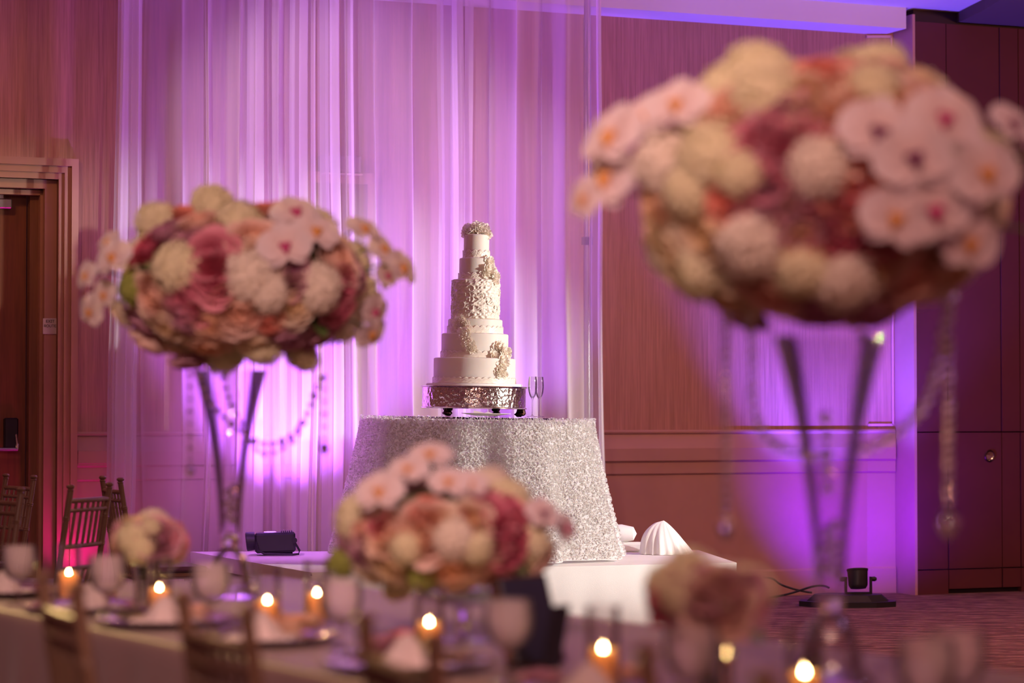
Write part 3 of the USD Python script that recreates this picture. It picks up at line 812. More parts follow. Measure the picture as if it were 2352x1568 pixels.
sm = thing('sequin_mat', 'dark sequined round mat lying under the cake stand', 'mat', on_table(0, 0, -0.004), tilt=TILT)
obj('mat', lathe([(0, 0.002), (0.44, 0.002), (0.445, 0.006), (0.44, 0.009), (0, 0.009)], 64), plain('sequin_backing', (0.10, 0.06, 0.08), 0.4, metal=0.5), sm)
sq = []
for k in range(700):
    a, rad = r.uniform(0, 2 * PI), 0.435 * math.sqrt(r.uniform(0.25, 1))
    sq.append(T(trimesh.creation.cylinder(0.005, 0.0012, sections=6), (rad * math.cos(a), rad * math.sin(a), 0.0105), rx=r.uniform(-0.5, 0.5), ry=r.uniform(-0.5, 0.5)))
obj('sequins', sq, plain('sequin_dark', (0.12, 0.09, 0.10), 0.15, metal=1.0), sm, smooth=False, kind='stuff')

# cake stand
SR, SH0, SH1 = 0.298, 0.040, 0.170
cdx = cx(1088, YC) - tc[0] - 0.012
cs_ = thing('cake_stand', 'round hammered silver drum cake stand on scroll feet', 'cake stand', on_table(cdx, 0, 0.0185), tilt=TILT)
obj('drum', lathe([(SR - 0.006, SH0 + 0.004), (SR - 0.004, SH0 + 0.008), (SR - 0.004, SH1 - 0.012), (SR - 0.006, SH1 - 0.008)], 120), silver, cs_, smooth=True)
obj('top_plate', lathe([(0, SH1 - 0.002), (SR - 0.004, SH1 - 0.002), (SR + 0.004, SH1 - 0.004), (SR + 0.006, SH1 - 0.008), (SR + 0.002, SH1 - 0.012), (SR - 0.005, SH1 - 0.012)], 96), silver_smooth, cs_)
obj('lower_rim', lathe([(SR - 0.006, SH0), (SR + 0.002, SH0 + 0.001), (SR + 0.003, SH0 + 0.006), (SR - 0.004, SH0 + 0.010), (SR - 0.02, SH0 + 0.006), (SR - 0.02, SH0), (SR - 0.006, SH0)], 96), silver_smooth, cs_)
obj('underside', lathe([(0, SH0 + 0.006), (SR - 0.01, SH0 + 0.006)], 48), brass_dark, cs_)
for az_ in (-0.56, 1.52, 2.65, -2.5):
    a = -PI / 2 + az_
    c = np.array([math.cos(a), math.sin(a), 0])
    rt = SR - 0.05
    curve = [c * (rt + d) + np.array([0, 0, z]) for d, z in ((0, SH0 + 0.004), (0.03, SH0 - 0.004), (0.035, 0.018), (0.02, 0.008), (0.0, 0.006), (-0.012, 0.014), (-0.004, 0.022), (0.006, 0.016))]
    f = tube(curve, [0.022, 0.02, 0.015, 0.012, 0.010, 0.009, 0.008, 0.006], 8)
    obj('foot', [f, T(trimesh.creation.icosphere(2, 0.012), c * (rt + 0.02) + np.array([0, 0, 0.013]), s=(2.2, 2.2, 1.0))], brass_dark, cs_)
cbd = thing('cake_board', 'thin white round board between cake and silver stand', 'cake board', on_table(cdx, 0, 0.0185 + SH1 - 0.0015), tilt=TILT)
obj('board', lathe([(0, 0), (0.272, 0), (0.274, 0.004), (0.272, 0.012), (0, 0.012)], 72), paper_white, cbd)


# ---- petals and blooms
def rose(R, seed, ruffle=0.0, petals=26, openness=1.0, nu=6, nv=6):
    """A garden rose facing +z: cupped petals round a closed heart; returns mesh and shade (0 heart .. 1 rim)."""
    r = np.random.default_rng(seed)
    V, F_, S, off = [], [], [], 0
    u = np.linspace(-1, 1, nu)[:, None]
    v = np.linspace(0, 1, nv)[None]
    for k in range(petals):
        q = (k + 0.5) / petals
        ang = k * 2.39996 + r.uniform(-0.25, 0.25)
        rad = R * (0.14 + 0.86 * q ** 0.9)
        half = (1.05 - 0.42 * q) * r.uniform(0.9, 1.1)
        top = (2.35 - 0.72 * q * openness) * r.uniform(0.96, 1.04)
        ve = v * (1 - 0.16 * u ** 2)
        th = 0.35 + (top - 0.35) * ve
        curl = np.clip(ve - 0.72, 0, 1) * (0.5 + 0.7 * q)
        rr = rad * (np.sin(th) + 0.75 * curl)
        z = R * (0.10 * (1 - q)) - rad * 0.92 * np.cos(th) * (0.72 + 0.28 * (1 - q)) - rad * 0.55 * curl
        if ruffle:
            z = z + ruffle * R * np.sin(u * 7 + k) * ve ** 2
            rr = rr + 0.6 * ruffle * R * np.cos(u * 6 + 2 * k) * ve ** 2
        az = ang + half * u * np.sin(PI * (0.22 + 0.58 * v)) ** 0.7
        P = np.stack([rr * np.cos(az), rr * np.sin(az), z + 0 * az], -1)
        V.append(P.reshape(-1, 3))
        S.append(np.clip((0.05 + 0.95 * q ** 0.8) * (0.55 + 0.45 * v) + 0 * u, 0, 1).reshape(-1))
        i, j = np.meshgrid(np.arange(nu - 1), np.arange(nv - 1), indexing='ij')
        a, b, c, d = i * nv + j, (i + 1) * nv + j, (i + 1) * nv + j + 1, i * nv + j + 1
        qd = np.stack([a, b, c, d], -1).reshape(-1, 4) + off
        F_ += [qd[:, [0, 1, 2]], qd[:, [0, 2, 3]]]
        off += nu * nv
    return trimesh.Trimesh(np.vstack(V), np.vstack(F_), process=False), np.concatenate(S)


def hydrangea(R, seed, n=78):
    r = np.random.default_rng(seed)
    V, F_, S, off = [], [], [], 0
    for k in range(n):
        z = 1 - 1.35 * (k + 0.5) / n
        a = k * 2.39996
        s = math.sqrt(max(0, 1 - z * z))
        d = np.array([s * math.cos(a), s * math.sin(a), z])
        c = d * R * r.uniform(0.86, 1.04)
        t1 = np.cross(d, [0.3, 0.2, 0.9])
        t1 /= np.linalg.norm(t1)
        t2 = np.cross(d, t1)
        sp_ = r.uniform(0, PI)
        sz = R * r.uniform(0.23, 0.31)
        for m in range(4):
            b = sp_ + m * PI / 2
            e1, e2 = math.cos(b) * t1 + math.sin(b) * t2, -math.sin(b) * t1 + math.cos(b) * t2
            pts = np.array([c - d * 0.02 * R, c + sz * (0.55 * e1 + 0.42 * e2) + d * 0.10 * sz, c + sz * 1.0 * e1 + d * 0.22 * sz, c + sz * (0.55 * e1 - 0.42 * e2) + d * 0.10 * sz])
            V.append(pts)
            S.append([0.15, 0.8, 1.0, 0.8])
            F_.append(np.array([(0, 1, 2), (0, 2, 3)]) + off)
            off += 4
    ball = trimesh.creation.icosphere(2, R * 0.86)
    V.append(ball.vertices); F_.append(ball.faces + off); S.append(np.full(len(ball.vertices), 0.35))
    return trimesh.Trimesh(np.vstack(V), np.vstack(F_), process=False), np.concatenate(S)


def petal_patch(L, Wd_, cup, tipcurl, nu=5, nv=6):
    u = np.linspace(-1, 1, nu)[:, None]
    v = np.linspace(0, 1, nv)[None]
    w = Wd_ * np.sin(PI * (0.08 + 0.84 * v)) ** 0.8 * u
    return np.stack([L * v + 0 * u, w, cup * (w / Wd_) ** 2 + tipcurl * v ** 2 + 0 * u], -1)


def orchid(R, seed):
    """Moth orchid facing +z: two broad petals, three sepals; separate lip."""
    r = np.random.default_rng(seed)
    ms, S = [], []
    for a, L, wd in ((0.05, 1.0, 0.62), (PI - 0.05, 1.0, 0.62), (PI / 2, 0.95, 0.42), (-PI / 2 - 0.75, 0.9, 0.38), (-PI / 2 + 0.75, 0.9, 0.38)):
        P = petal_patch(R * L, R * wd, 0.10 * R, -0.10 * R * r.uniform(0.4, 1.6))
        ca, sa = math.cos(a), math.sin(a)
        P = np.stack([P[..., 0] * ca - P[..., 1] * sa, P[..., 0] * sa + P[..., 1] * ca, P[..., 2]], -1)
        ms.append(grid_mesh(P))
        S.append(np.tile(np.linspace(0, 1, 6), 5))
    lip = trimesh.util.concatenate([T(trimesh.creation.icosphere(2, R * 0.16), (0, -R * 0.12, R * 0.08), s=(0.9, 1.3, 0.9)), T(trimesh.creation.icosphere(1, R * 0.1), (R * 0.13, 0, R * 0.1)), T(trimesh.creation.icosphere(1, R * 0.1), (-R * 0.13, 0, R * 0.1)),
                                    T(trimesh.creation.cone(R * 0.10, R * 0.3, sections=8), (0, -R * 0.2, R * 0.12), rx=PI / 2 + 0.4)])
    return trimesh.util.concatenate(ms), np.concatenate(S), lip


def frame_to(d, spin=0.0):
    """Rotation whose z axis is d."""
    d = np.asarray(d, float) / np.linalg.norm(d)
    a = np.cross([0, 0, 1.0], d) if abs(d[2]) < 0.95 else np.array([1.0, 0, 0])
    a /= np.linalg.norm(a)
    b = np.cross(d, a)
    M = np.eye(4)
    c, s = math.cos(spin), math.sin(spin)
    M[:3, 0], M[:3, 1], M[:3, 2] = c * a + s * b, -s * a + c * b, d
    return M


ROSES = [rose(1.0, s) for s in range(6)]
HYDS = [hydrangea(1.0, 20 + s) for s in range(4)]
ORCS = [orchid(1.0, 40 + s) for s in range(4)]
PEONY = [rose(1.0, 60 + s, ruffle=0.09, petals=16, openness=1.5, nu=9) for s in range(4)]

# ---- the cake
cake = thing('wedding_cake', 'tall white six-tier wedding cake with sugar flowers and lace bands', 'cake', on_table(cdx, 0, 0.0185 + SH1 + 0.0110), tilt=TILT)
TIERS = [(0.233, 0.145), (0.190, 0.139), (0.155, 0.082), (0.132, 0.225), (0.096, 0.123), (0.0725, 0.135)]
z = 0.0
tops = []
for k, (R, H) in enumerate(TIERS):
    if k == 3:
        nth, nzz = 200, 70
        th = np.arange(nth) * 2 * PI / nth
        zz = np.linspace(0.004, H - 0.004, nzz)
        A, B = np.meshgrid(th, zz, indexing='ij')
        pts = np.stack([np.cos(A) * 3.2, np.sin(A) * 3.2, B * 24], -1)
        rid = 1 - 2 * np.abs(meshkit.fbm(pts * 1.9, 3, 4) - 0.5)
        rid2 = meshkit.noise(pts * 4.0, 9)
        Rr = R + 0.007 * np.clip((rid - 0.72) * 4, 0, 1) + 0.003 * rid2
        prof = np.stack([Rr * np.cos(A), Rr * np.sin(A), z + B], -1)
        lidt = np.stack([0.0 * np.cos(th), 0.0 * np.sin(th), np.full(nth, z + H)], -1)[:, None]
        rim_ = np.stack([(R - 0.003) * np.cos(th), (R - 0.003) * np.sin(th), np.full(nth, z + H)], -1)[:, None]
        bot = np.stack([R * np.cos(th), R * np.sin(th), np.full(nth, z)], -1)[:, None]
        obj('tier', grid_mesh(np.concatenate([bot, prof, rim_, lidt], 1), True), sugar, cake, smooth=True, label='tier covered all over in raised lace')
        for s in range(16):
            a0, zc, rad, dirn = s * 2 * PI / 16 * 1.0 + 0.2, z + H * (0.28 + 0.46 * ((s * 5) % 7) / 6), 0.022 + 0.010 * ((s * 3) % 4) / 3, 1 if s % 2 else -1
            q = np.linspace(0.3, 1, 26)
            ax_, az_ = rad * q * np.cos(dirn * q * 9.0), rad * q * np.sin(dirn * q * 9.0)
            obj('scroll', tube(np.stack([(R + 0.007) * np.cos(a0 + ax_ / R), (R + 0.007) * np.sin(a0 + ax_ / R), zc + az_], -1), 0.0034, 6), sugar, cake)
    else:
        e = 0.008
        obj('tier', lathe([(0, z), (R, z), (R, z + H - e), (R - 0.002, z + H - 0.003), (R - e, z + H), (0, z + H)], 96), fondant, cake)
        bh = (0.036, 0.040, 0.044, 0, 0.038, 0.046)[k]
        nth = 160
        th = np.arange(nth) * 2 * PI / nth
        nsc = int(round(2 * PI * R / 0.036))
        topz = bh * (0.72 + 0.28 * np.abs(np.sin(th * nsc / 2)))
        vv = np.linspace(0, 1, 12)
        B = vv[None] * topz[:, None]
        A = np.broadcast_to(th[:, None], B.shape)
        bump_ = meshkit.noise(np.stack([np.cos(A) * R * 190, np.sin(A) * R * 190, B * 190], -1), k)
        Rr = R + 0.0035 + 0.004 * bump_ - 0.0035 * (vv[None] > 0.97)
        obj('lace_band', grid_mesh(np.stack([Rr * np.cos(A), Rr * np.sin(A), z + 0.001 + B], -1), True), sugar, cake, smooth=True)
    tops.append((z, z + H, R))
    z += H
ztop = z
# sugar flower clusters: (azimuth from the camera side, height, radius there, size)
cl_list = []
for dx, dz, s in ((-0.040, 0.030, 0.040), (0.034, 0.030, 0.042), (0.0, 0.042, 0.036), (0.055, 0.010, 0.026), (-0.055, 0.012, 0.028), (0.01, 0.012, 0.03)):
    cl_list.append((np.array([dx, -0.03, ztop + dz]), np.array([dx * 8, -0.75, 0.5]), s))
cl_list.append((np.array([0.0, 0.04, ztop + 0.025]), np.array([0, 0.5, 0.7]), 0.045))


def on_tier(az, zz, R, s):
    d = np.array([math.sin(az), -math.cos(az), 0.12])
    cl_list.append((d * (R + 0.006) + np.array([0, 0, zz - 0.12 * R]), d, s))


t1, t2, t3, t4 = tops[4], tops[3], tops[2], tops[1]
on_tier(0.95, t1[0] + 0.105, 0.100, 0.028); on_tier(0.85, t1[0] + 0.055, 0.110, 0.040); on_tier(1.25, t1[0] + 0.02, 0.128, 0.030); on_tier(1.0, t1[0] - 0.012, 0.134, 0.024); on_tier(0.55, t1[0] + 0.03, 0.105, 0.022)
on_tier(-0.62, t3[0] + 0.055, 0.160, 0.036); on_tier(-0.42, t3[0] + 0.048, 0.160, 0.030); on_tier(-0.30, t3[0] - 0.004, 0.185, 0.036); on_tier(-0.20, t3[0] - 0.050, 0.192, 0.032); on_tier(-0.06, t3[0] - 0.092, 0.194, 0.022); on_tier(-0.16, t3[0] - 0.085, 0.196, 0.020)
on_tier(0.78, t4[0] + 0.06, 0.200, 0.034); on_tier(0.95, t4[0] + 0.035, 0.222, 0.040); on_tier(0.80, t4[0] - 0.02, 0.236, 0.036); on_tier(0.72, t4[0] - 0.062, 0.238, 0.030); on_tier(0.66, t4[0] - 0.085, 0.238, 0.026); on_tier(0.58, t4[0] + 0.012, 0.21, 0.022); on_tier(0.82, t4[0] - 0.09, 0.238, 0.02)
for k, (p, d, s) in enumerate(cl_list):
    m, _ = PEONY[k % 4]
    m = m.copy()
    M = frame_to(d, k)
    M[:3, :3] *= s * 1.42
    M[:3, 3] = p
    m.apply_transform(M)
    obj('sugar_flower', m, sugar_petal, cake, smooth=True)

# plate with folded napkin and two flutes on the cake table
pp = on_table(0.05, -0.44, 0.016)
pt_ = thing('cake_plate', 'white plate lying on the petal cloth before the silver stand', 'plate', pp, tilt=TILT)
obj('plate', lathe([(0, 0.003), (0.05, 0.003), (0.10, 0.010), (0.135, 0.016), (0.136, 0.018), (0.10, 0.013), (0.05, 0.006), (0, 0.006)], 48), paper_white, pt_)
fn = thing('folded_napkin', 'small white folded napkin on the plate before the silver stand', 'napkin', on_table(0.03, -0.44, 0.026), tilt=TILT)
obj('fold', trimesh.convex.convex_hull(np.array([(-0.05, -0.02, 0), (0.05, -0.03, 0), (0.04, 0.03, 0), (-0.05, 0.03, 0), (-0.048, 0.0, 0.022), (0.0, 0.0, 0.012)])), paper_white, fn, smooth=False)
obj('fold', trimesh.convex.convex_hull(np.array([(0.0, -0.02, 0.004), (0.08, -0.02, 0.002), (0.075, 0.03, 0.002), (0.0, 0.02, 0.004), (0.03, 0.0, 0.016)])), paper_white, fn, smooth=False)
FLU = [(0, 0.0), (0.030, 0.0), (0.030, 0.002), (0.006, 0.006), (0.0038, 0.012), (0.0036, 0.095), (0.006, 0.104), (0.016, 0.118), (0.023, 0.140), (0.0262, 0.170), (0.0245, 0.205), (0.0215, 0.228), (0.0203, 0.228), (0.0233, 0.205), (0.0250, 0.170), (0.0218, 0.140), (0.0150, 0.120), (0.004, 0.110), (0, 0.109)]
for px, dy, lab in ((1222, -0.06, 'left champagne flute of the pair beside the silver cake stand'), (1238, 0.03, 'right champagne flute of the pair beside the silver cake stand')):
    d = cx(px, YC) - tc[0] - 0.012
    f = thing('champagne_flute', lab, 'champagne flute', on_table(d, dy, 0.017), group='champagne flutes by the cake', tilt=TILT)
    obj('foot', lathe(FLU[:5], 28), glass_clear, f)
    obj('stem', lathe([(0.0, 0.008)] + FLU[4:7] + [(0, 0.104)], 20), glass_clear, f)
    obj('bowl', lathe(FLU[6:], 32), glass_clear, f)

# ------------------------------------------------------------------ the long guest table in front
D_ = np.array([0.53, -0.848, 0.0])                    # along the table, towards the camera
E_ = np.array([0.848, 0.53, 0.0])                     # across it, away from the camera
C0 = np.array([-0.1, 5.2, 0.0])
HT = 0.76


def tp(s, o, z=HT):
    return C0 + s * D_ + o * E_ + np.array([0, 0, z])


def so(p):
    q = np.asarray(p)[:2] - C0[:2]
    return float(q @ D_[:2]), float(q @ E_[:2])


S0, S1, HW = -2.08, 2.45, 0.56
tcl = thing('satin_tablecloth', 'long taupe satin tablecloth of the near guest table', 'tablecloth', (C0[0], C0[1], 0), math.atan2(D_[1], D_[0]))


def rect_ring(k, drop, wob, z):
    pts, per = [], []
    L, B = (S1 - S0) / 2, HW
    n1, n2 = 120, 40
    c = (S0 + S1) / 2
    for i in range(n1): per.append((-L + 2 * L * i / n1, -B, 0, -1))
    for i in range(n2): per.append((L, -B + 2 * B * i / n2, 1, 0))
    for i in range(n1): per.append((L - 2 * L * i / n1, B, 0, 1))
    for i in range(n2): per.append((-L, B - 2 * B * i / n2, -1, 0))
    for i, (a, b, na, nb) in enumerate(per):
        w = wob * (math.sin(i * 0.55) + 0.6 * math.sin(i * 1.27 + 1)) + k
        pts.append((c + a + na * w, b + nb * w, z))
    return np.array(pts)


rings = [rect_ring(-0.012, 0, 0, HT - 0.001)] + [rect_ring(-0.004, 0, 0, HT - 0.004), rect_ring(0, 0, 0, HT - 0.014)] + [rect_ring(0.004 + 0.012 * h, 0, 0.010 * h, HT - 0.016 - 0.236 * h) for h in np.linspace(0.05, 1, 9)]
side = grid_mesh(np.stack(rings, 1), True)
side.fix_normals()
tb_ = thing('banquet_table', 'long trestle table hidden under the taupe satin cloth', 'table', (C0[0], C0[1], 0), math.atan2(D_[1], D_[0]))
obj('table_top', box((S0 + S1) / 2, 0, HT - 0.024, S1 - S0 - 0.04, 2 * HW - 0.04, 0.03, 0.006), stage_brown, tb_)
for ls in (S0 + 0.25, (S0 + S1) / 2, S1 - 0.25):
    for lo in (-0.30, 0.30):
        obj('leg', tube([(ls, lo, 0.0), (ls, lo, HT - 0.04)], 0.02, 10), steel, tb_)
topc = [rings[0][0], rings[0][120], rings[0][160], rings[0][280]]
topm = trimesh.Trimesh(np.array(topc), [(0, 1, 2), (0, 2, 3)], process=False)
obj('drop', side, satin_taupe, tcl, smooth=True)
obj('top', topm, satin_taupe, tcl, smooth=False)


# ---- vases
def trumpet(z0, h, r_top, mt=0.003):
    """Reversible trumpet vase: flared foot, knob, long flare; profile (outer then inner)."""
    return None


def make_vase(name, label, loc, h=0.60, rt=0.10):
    v = thing(name, label, 'vase', loc)
    zb = 0.135
    obj('foot', lathe([(0, 0.0), (0.078, 0.0), (0.080, 0.004), (0.078, 0.012), (0.060, 0.030), (0.052, 0.07), (0.046, 0.10), (0.030, 0.122), (0.018, zb), (0.014, zb), (0.026, 0.118), (0.042, 0.098), (0.048, 0.07), (0.056, 0.03), (0.0, 0.014)], 40), glass_vase, v)
    obj('knob', T(trimesh.creation.icosphere(3, 0.024), (0, 0, zb + 0.014), s=(1, 1, 0.8)), crystal, v, smooth=True)
    z0, z1 = zb + 0.03, h
    fr_ = lambda q, d: 0.027 + (rt - 0.027) * (0.34 * q + 0.66 * q ** 2.3) - d
    qs = np.linspace(0, 1, 26)
    out = [(fr_(q, 0), z0 + (z1 - z0) * q) for q in qs]
    inn = [(max(fr_(q, 0.0035), 0.001), z0 + 0.02 + (z1 - z0 - 0.02) * q) for q in qs[::-1]]
    obj('flare', lathe([(0, z0)] + out + inn + [(0, z0 + 0.02)], 44), glass_vase, v)
    obj('crystal_filler', [T(trimesh.creation.icosphere(1, 0.011), (0.010 * math.cos(k * 2.4), 0.010 * math.sin(k * 2.4), z0 + 0.035 + 0.011 * k)) for k in range(9)], crystal, v, smooth=False)
    return v


YLv, YRv = 6.42, 4.32
vl = at(528, 1372, YLv); vl[2] = HT
vr = at(1908, 1570, YRv); vr[2] = HT
make_vase('trumpet_vase', 'tall clear glass trumpet vase under the smaller, farther flower ball', vl, 0.60, 0.098)
make_vase('trumpet_vase', 'tall clear glass trumpet vase under the large flower ball on the right', vr, 0.625, 0.100)


# ---- flower arrangements
def ray_ellipsoid(px, py, C, R3):
    o = np.array([0, 0, CAM_H])
    d = at(px, py, 1.0) - o
    d /= np.linalg.norm(d)
    oc, dd = (o - C) / R3, d / R3
    a, b, c = dd @ dd, 2 * oc @ dd, oc @ oc - 1
    disc = b * b - 4 * a * c
    t = (-b - math.sqrt(disc)) / (2 * a) if disc > 0 else -b / (2 * a)
    return o + d * t, disc > 0


KIND_NAME = {'cream': 'rose', 'blush': 'rose', 'peach': 'rose', 'pink': 'rose', 'deep': 'rose', 'mauve': 'rose', 'coral': 'rose', 'hydra': 'hydrangea', 'white': 'hydrangea', 'green': 'hydrangea', 'orchid': 'orchid'}
KIND_LABEL = {'cream': 'cream rose', 'blush': 'blush rose', 'peach': 'peach rose', 'pink': 'pink rose', 'deep': 'deep pink rose', 'mauve': 'dusty mauve rose', 'coral': 'coral rose', 'hydra': 'greenish cream hydrangea', 'white': 'white hydrangea', 'green': 'lime green hydrangea', 'orchid': 'white orchid'}


def bloom(parent, L, kind, p, d, size, k, lipc='gold'):
    M = frame_to(d, (k * 1.7) % 6.28 if kind != 'orchid' else 0.25 * math.sin(k * 3.1))
    M[:3, :3] *= size
    M[:3, 3] = p - L
    if kind == 'orchid':
        m, s, lip = ORCS[k % 4]
        m, lip = m.copy(), lip.copy()
        m.apply_transform(M); lip.apply_transform(M)
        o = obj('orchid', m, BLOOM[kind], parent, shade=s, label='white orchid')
        obj('lip', lip, LIP[lipc], o, smooth=True, label=lipc + ' orchid lip')
        return
    src = HYDS if KIND_NAME[kind] == 'hydrangea' else ROSES
    m, s = src[k % len(src)]
    m = m.copy()
    m.apply_transform(M)
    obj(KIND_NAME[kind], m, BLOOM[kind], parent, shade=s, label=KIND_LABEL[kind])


def leaf(L, wd):
    P = petal_patch(L, wd, 0.15 * wd, -0.12 * L, 5, 7)
    return grid_mesh(P)


def arrangement(name, label, C, R3, spec, seed, n_fill, size, base, fill=('hydra', 'cream', 'white', 'blush', 'hydra', 'mauve', 'cream', 'peach'), zmin=-0.75, bottom_leaves=10):
    """spec: (px, py, kind, size factor[, lip colour[, push out]]) blooms read off the photograph; the rest is filled evenly round the ball."""
    A = thing(name, label, 'flower arrangement', base)
    r = np.random.default_rng(seed)
    core = trimesh.creation.icosphere(3, 1.0)
    core.vertices *= (R3 * 0.80) * (1 + 0.06 * (meshkit.noise(core.vertices * 4, seed)[:, None] - 0.5))
    core.apply_translation(C - base)
    obj('foam_core', core, foam_green, A, smooth=True)
    placed = []
    for k, q in enumerate(spec):
        px, py, kind, f = q[:4]
        lipc = q[4] if len(q) > 4 and q[4] else 'gold'
        p, hit = ray_ellipsoid(px, py, C, R3)
        d = (p - C) / R3 ** 2
        d /= np.linalg.norm(d)
        push = (q[5] if hit else 0.012) if len(q) > 5 else 0.0
        far_ = max(0.0, float(np.linalg.norm((p - C) / R3)) - 1.0)
        sz = size * f
        if KIND_NAME[kind] == 'hydrangea':
            sz *= 0.86
            q_ = p - d * sz * 0.68
        elif kind == 'orchid':
            q_ = p + d * 0.012
        else:
            sz *= 1.2; q_ = p - d * sz * 0.25
        face = d if kind != 'orchid' else d + np.array([0, -0.7, 0.15])
        if push > 0.015 or far_ > 0.05:
            a_, b_ = C + (p - C) * (0.85 / (1 + far_)), q_ + d * push
            obj('stem', tube([a_ - base, (a_ + b_) / 2 - base + np.array([0, 0, 0.012]), b_ - base], 0.0028, 5), leaf_green, A)
        bloom(A, base, kind, q_ + d * push, face, sz, k + seed, lipc)
        placed.append(p)
    placed = np.array(placed)
    cnt, k = 0, 0
    M = 220
    while k < M and cnt < n_fill:
        z = 1 - (1 - zmin) * (k + 0.5) / M
        a = k * 2.39996 + seed
        s = math.sqrt(max(0, 1 - z * z))
        p = C + R3 * np.array([s * math.cos(a), s * math.sin(a), z]) * r.uniform(0.93, 1.0)
        k += 1
        if np.min(np.linalg.norm(placed - p, axis=1)) < size * 1.22:
            continue
        d = (p - C) / R3 ** 2
        d /= np.linalg.norm(d)
        kind = fill[int(r.integers(len(fill)))]
        sz = size * r.uniform(0.95, 1.25)
        bloom(A, base, kind, p - d * sz * (0.5 if KIND_NAME[kind] == 'hydrangea' else 0.28), d, sz, k)
        placed = np.vstack([placed, p])
        cnt += 1
    for k in range(bottom_leaves):
        a = k * 2.39996
        d = np.array([math.cos(a), math.sin(a), -0.75 + 0.5 * r.random()])
        d /= np.linalg.norm(d)
        p = C + R3 * d * 0.80
        M_ = frame_to(np.array([d[0], d[1], 0.9]), a * 3)
        M_[:3, 3] = p - base
        m = leaf(size * 1.15, size * 0.5)
        m.apply_transform(M_)
        obj('leaf', m, leaf_green, A, smooth=True)
    return A


KL = F_PX / YLv
CL = at(556, 652, YLv)
RL = np.array([0.345, 0.31, 0.215])
LEFT = [
    (485, 440, 'hydra', 1.15), (545, 478, 'hydra', 1.2), (346, 484, 'hydra', 1.15), (366, 518, 'mauve', 1.0), (425, 470, 'coral', 0.9), (452, 494, 'blush', 0.95), (389, 605, 'hydra', 1.35),
    (480, 574, 'pink', 1.08), (490, 636, 'pink', 1.08), (429, 694, 'pink', 0.95), (413, 735, 'mauve', 0.8), (588, 533, 'blush', 1.1), (574, 632, 'white', 1.35), (551, 725, 'blush', 1.25), (478, 750, 'peach', 0.95),
    (472, 808, 'peach', 0.95), (651, 570, 'orchid', 1.2, 'magenta'), (722, 538, 'orchid', 1.1, 'gold'), (676, 496, 'orchid', 1.15, 'magenta'), (671, 628, 'mauve', 0.9), (681, 700, 'cream', 1.05), (750, 668, 'white', 1.3),
    (800, 660, 'pink', 0.75), (793, 720, 'pink', 0.8), (795, 588, 'blush', 1.0), (823, 540, 'orchid', 0.95, 'gold', 0.03), (862, 580, 'orchid', 0.9, 'gold', 0.02), (905, 618, 'orchid', 1.0, 'gold', 0.02), (868, 634, 'orchid', 0.8, 'magenta', 0.02), (843, 705, 'orchid', 0.95, 'magenta', 0.04), (838, 752, 'orchid', 0.9, 'gold', 0.03),
    (664, 792, 'mauve', 1.05), (738, 792, 'mauve', 1.0), (621, 748, 'coral', 0.6), (218, 634, 'orchid', 0.75, 'gold', 0.02), (226, 706, 'orchid', 0.85, 'gold', 0.02), (258, 672, 'orchid', 0.8, 'gold', 0.01), (262, 730, 'cream', 0.7), (283, 600, 'orchid', 1.0, 'gold', 0.02), (266, 566, 'orchid', 0.7, 'gold', 0.03),
    (286, 668, 'green', 0.8), (315, 758, 'mauve', 0.9), (339, 688, 'blush', 0.95), (376, 758, 'cream', 1.0), (330, 805, 'blush', 0.85), (400, 816, 'cream', 0.95), (512, 842, 'hydra', 1.1), (600, 820, 'hydra', 1.15), (610, 590, 'cream', 0.9), (325, 560, 'deep', 0.75),
    (620, 680, 'white', 1.1), (590, 800, 'cream', 0.85), (610, 462, 'coral', 0.75), (650, 458, 'coral', 0.7), (700, 840, 'hydra', 0.9), (430, 850, 'mauve', 0.8)]
arrangement('tall_flower_arrangement', 'big round ball of pink, cream and white blooms in the farther trumpet vase', CL, RL, LEFT, 3, 60, 0.060, np.array([vl[0], vl[1], HT + 0.60]))
CR = at(1895, 448, YRv)
RR = np.array([0.340, 0.31, 0.262])
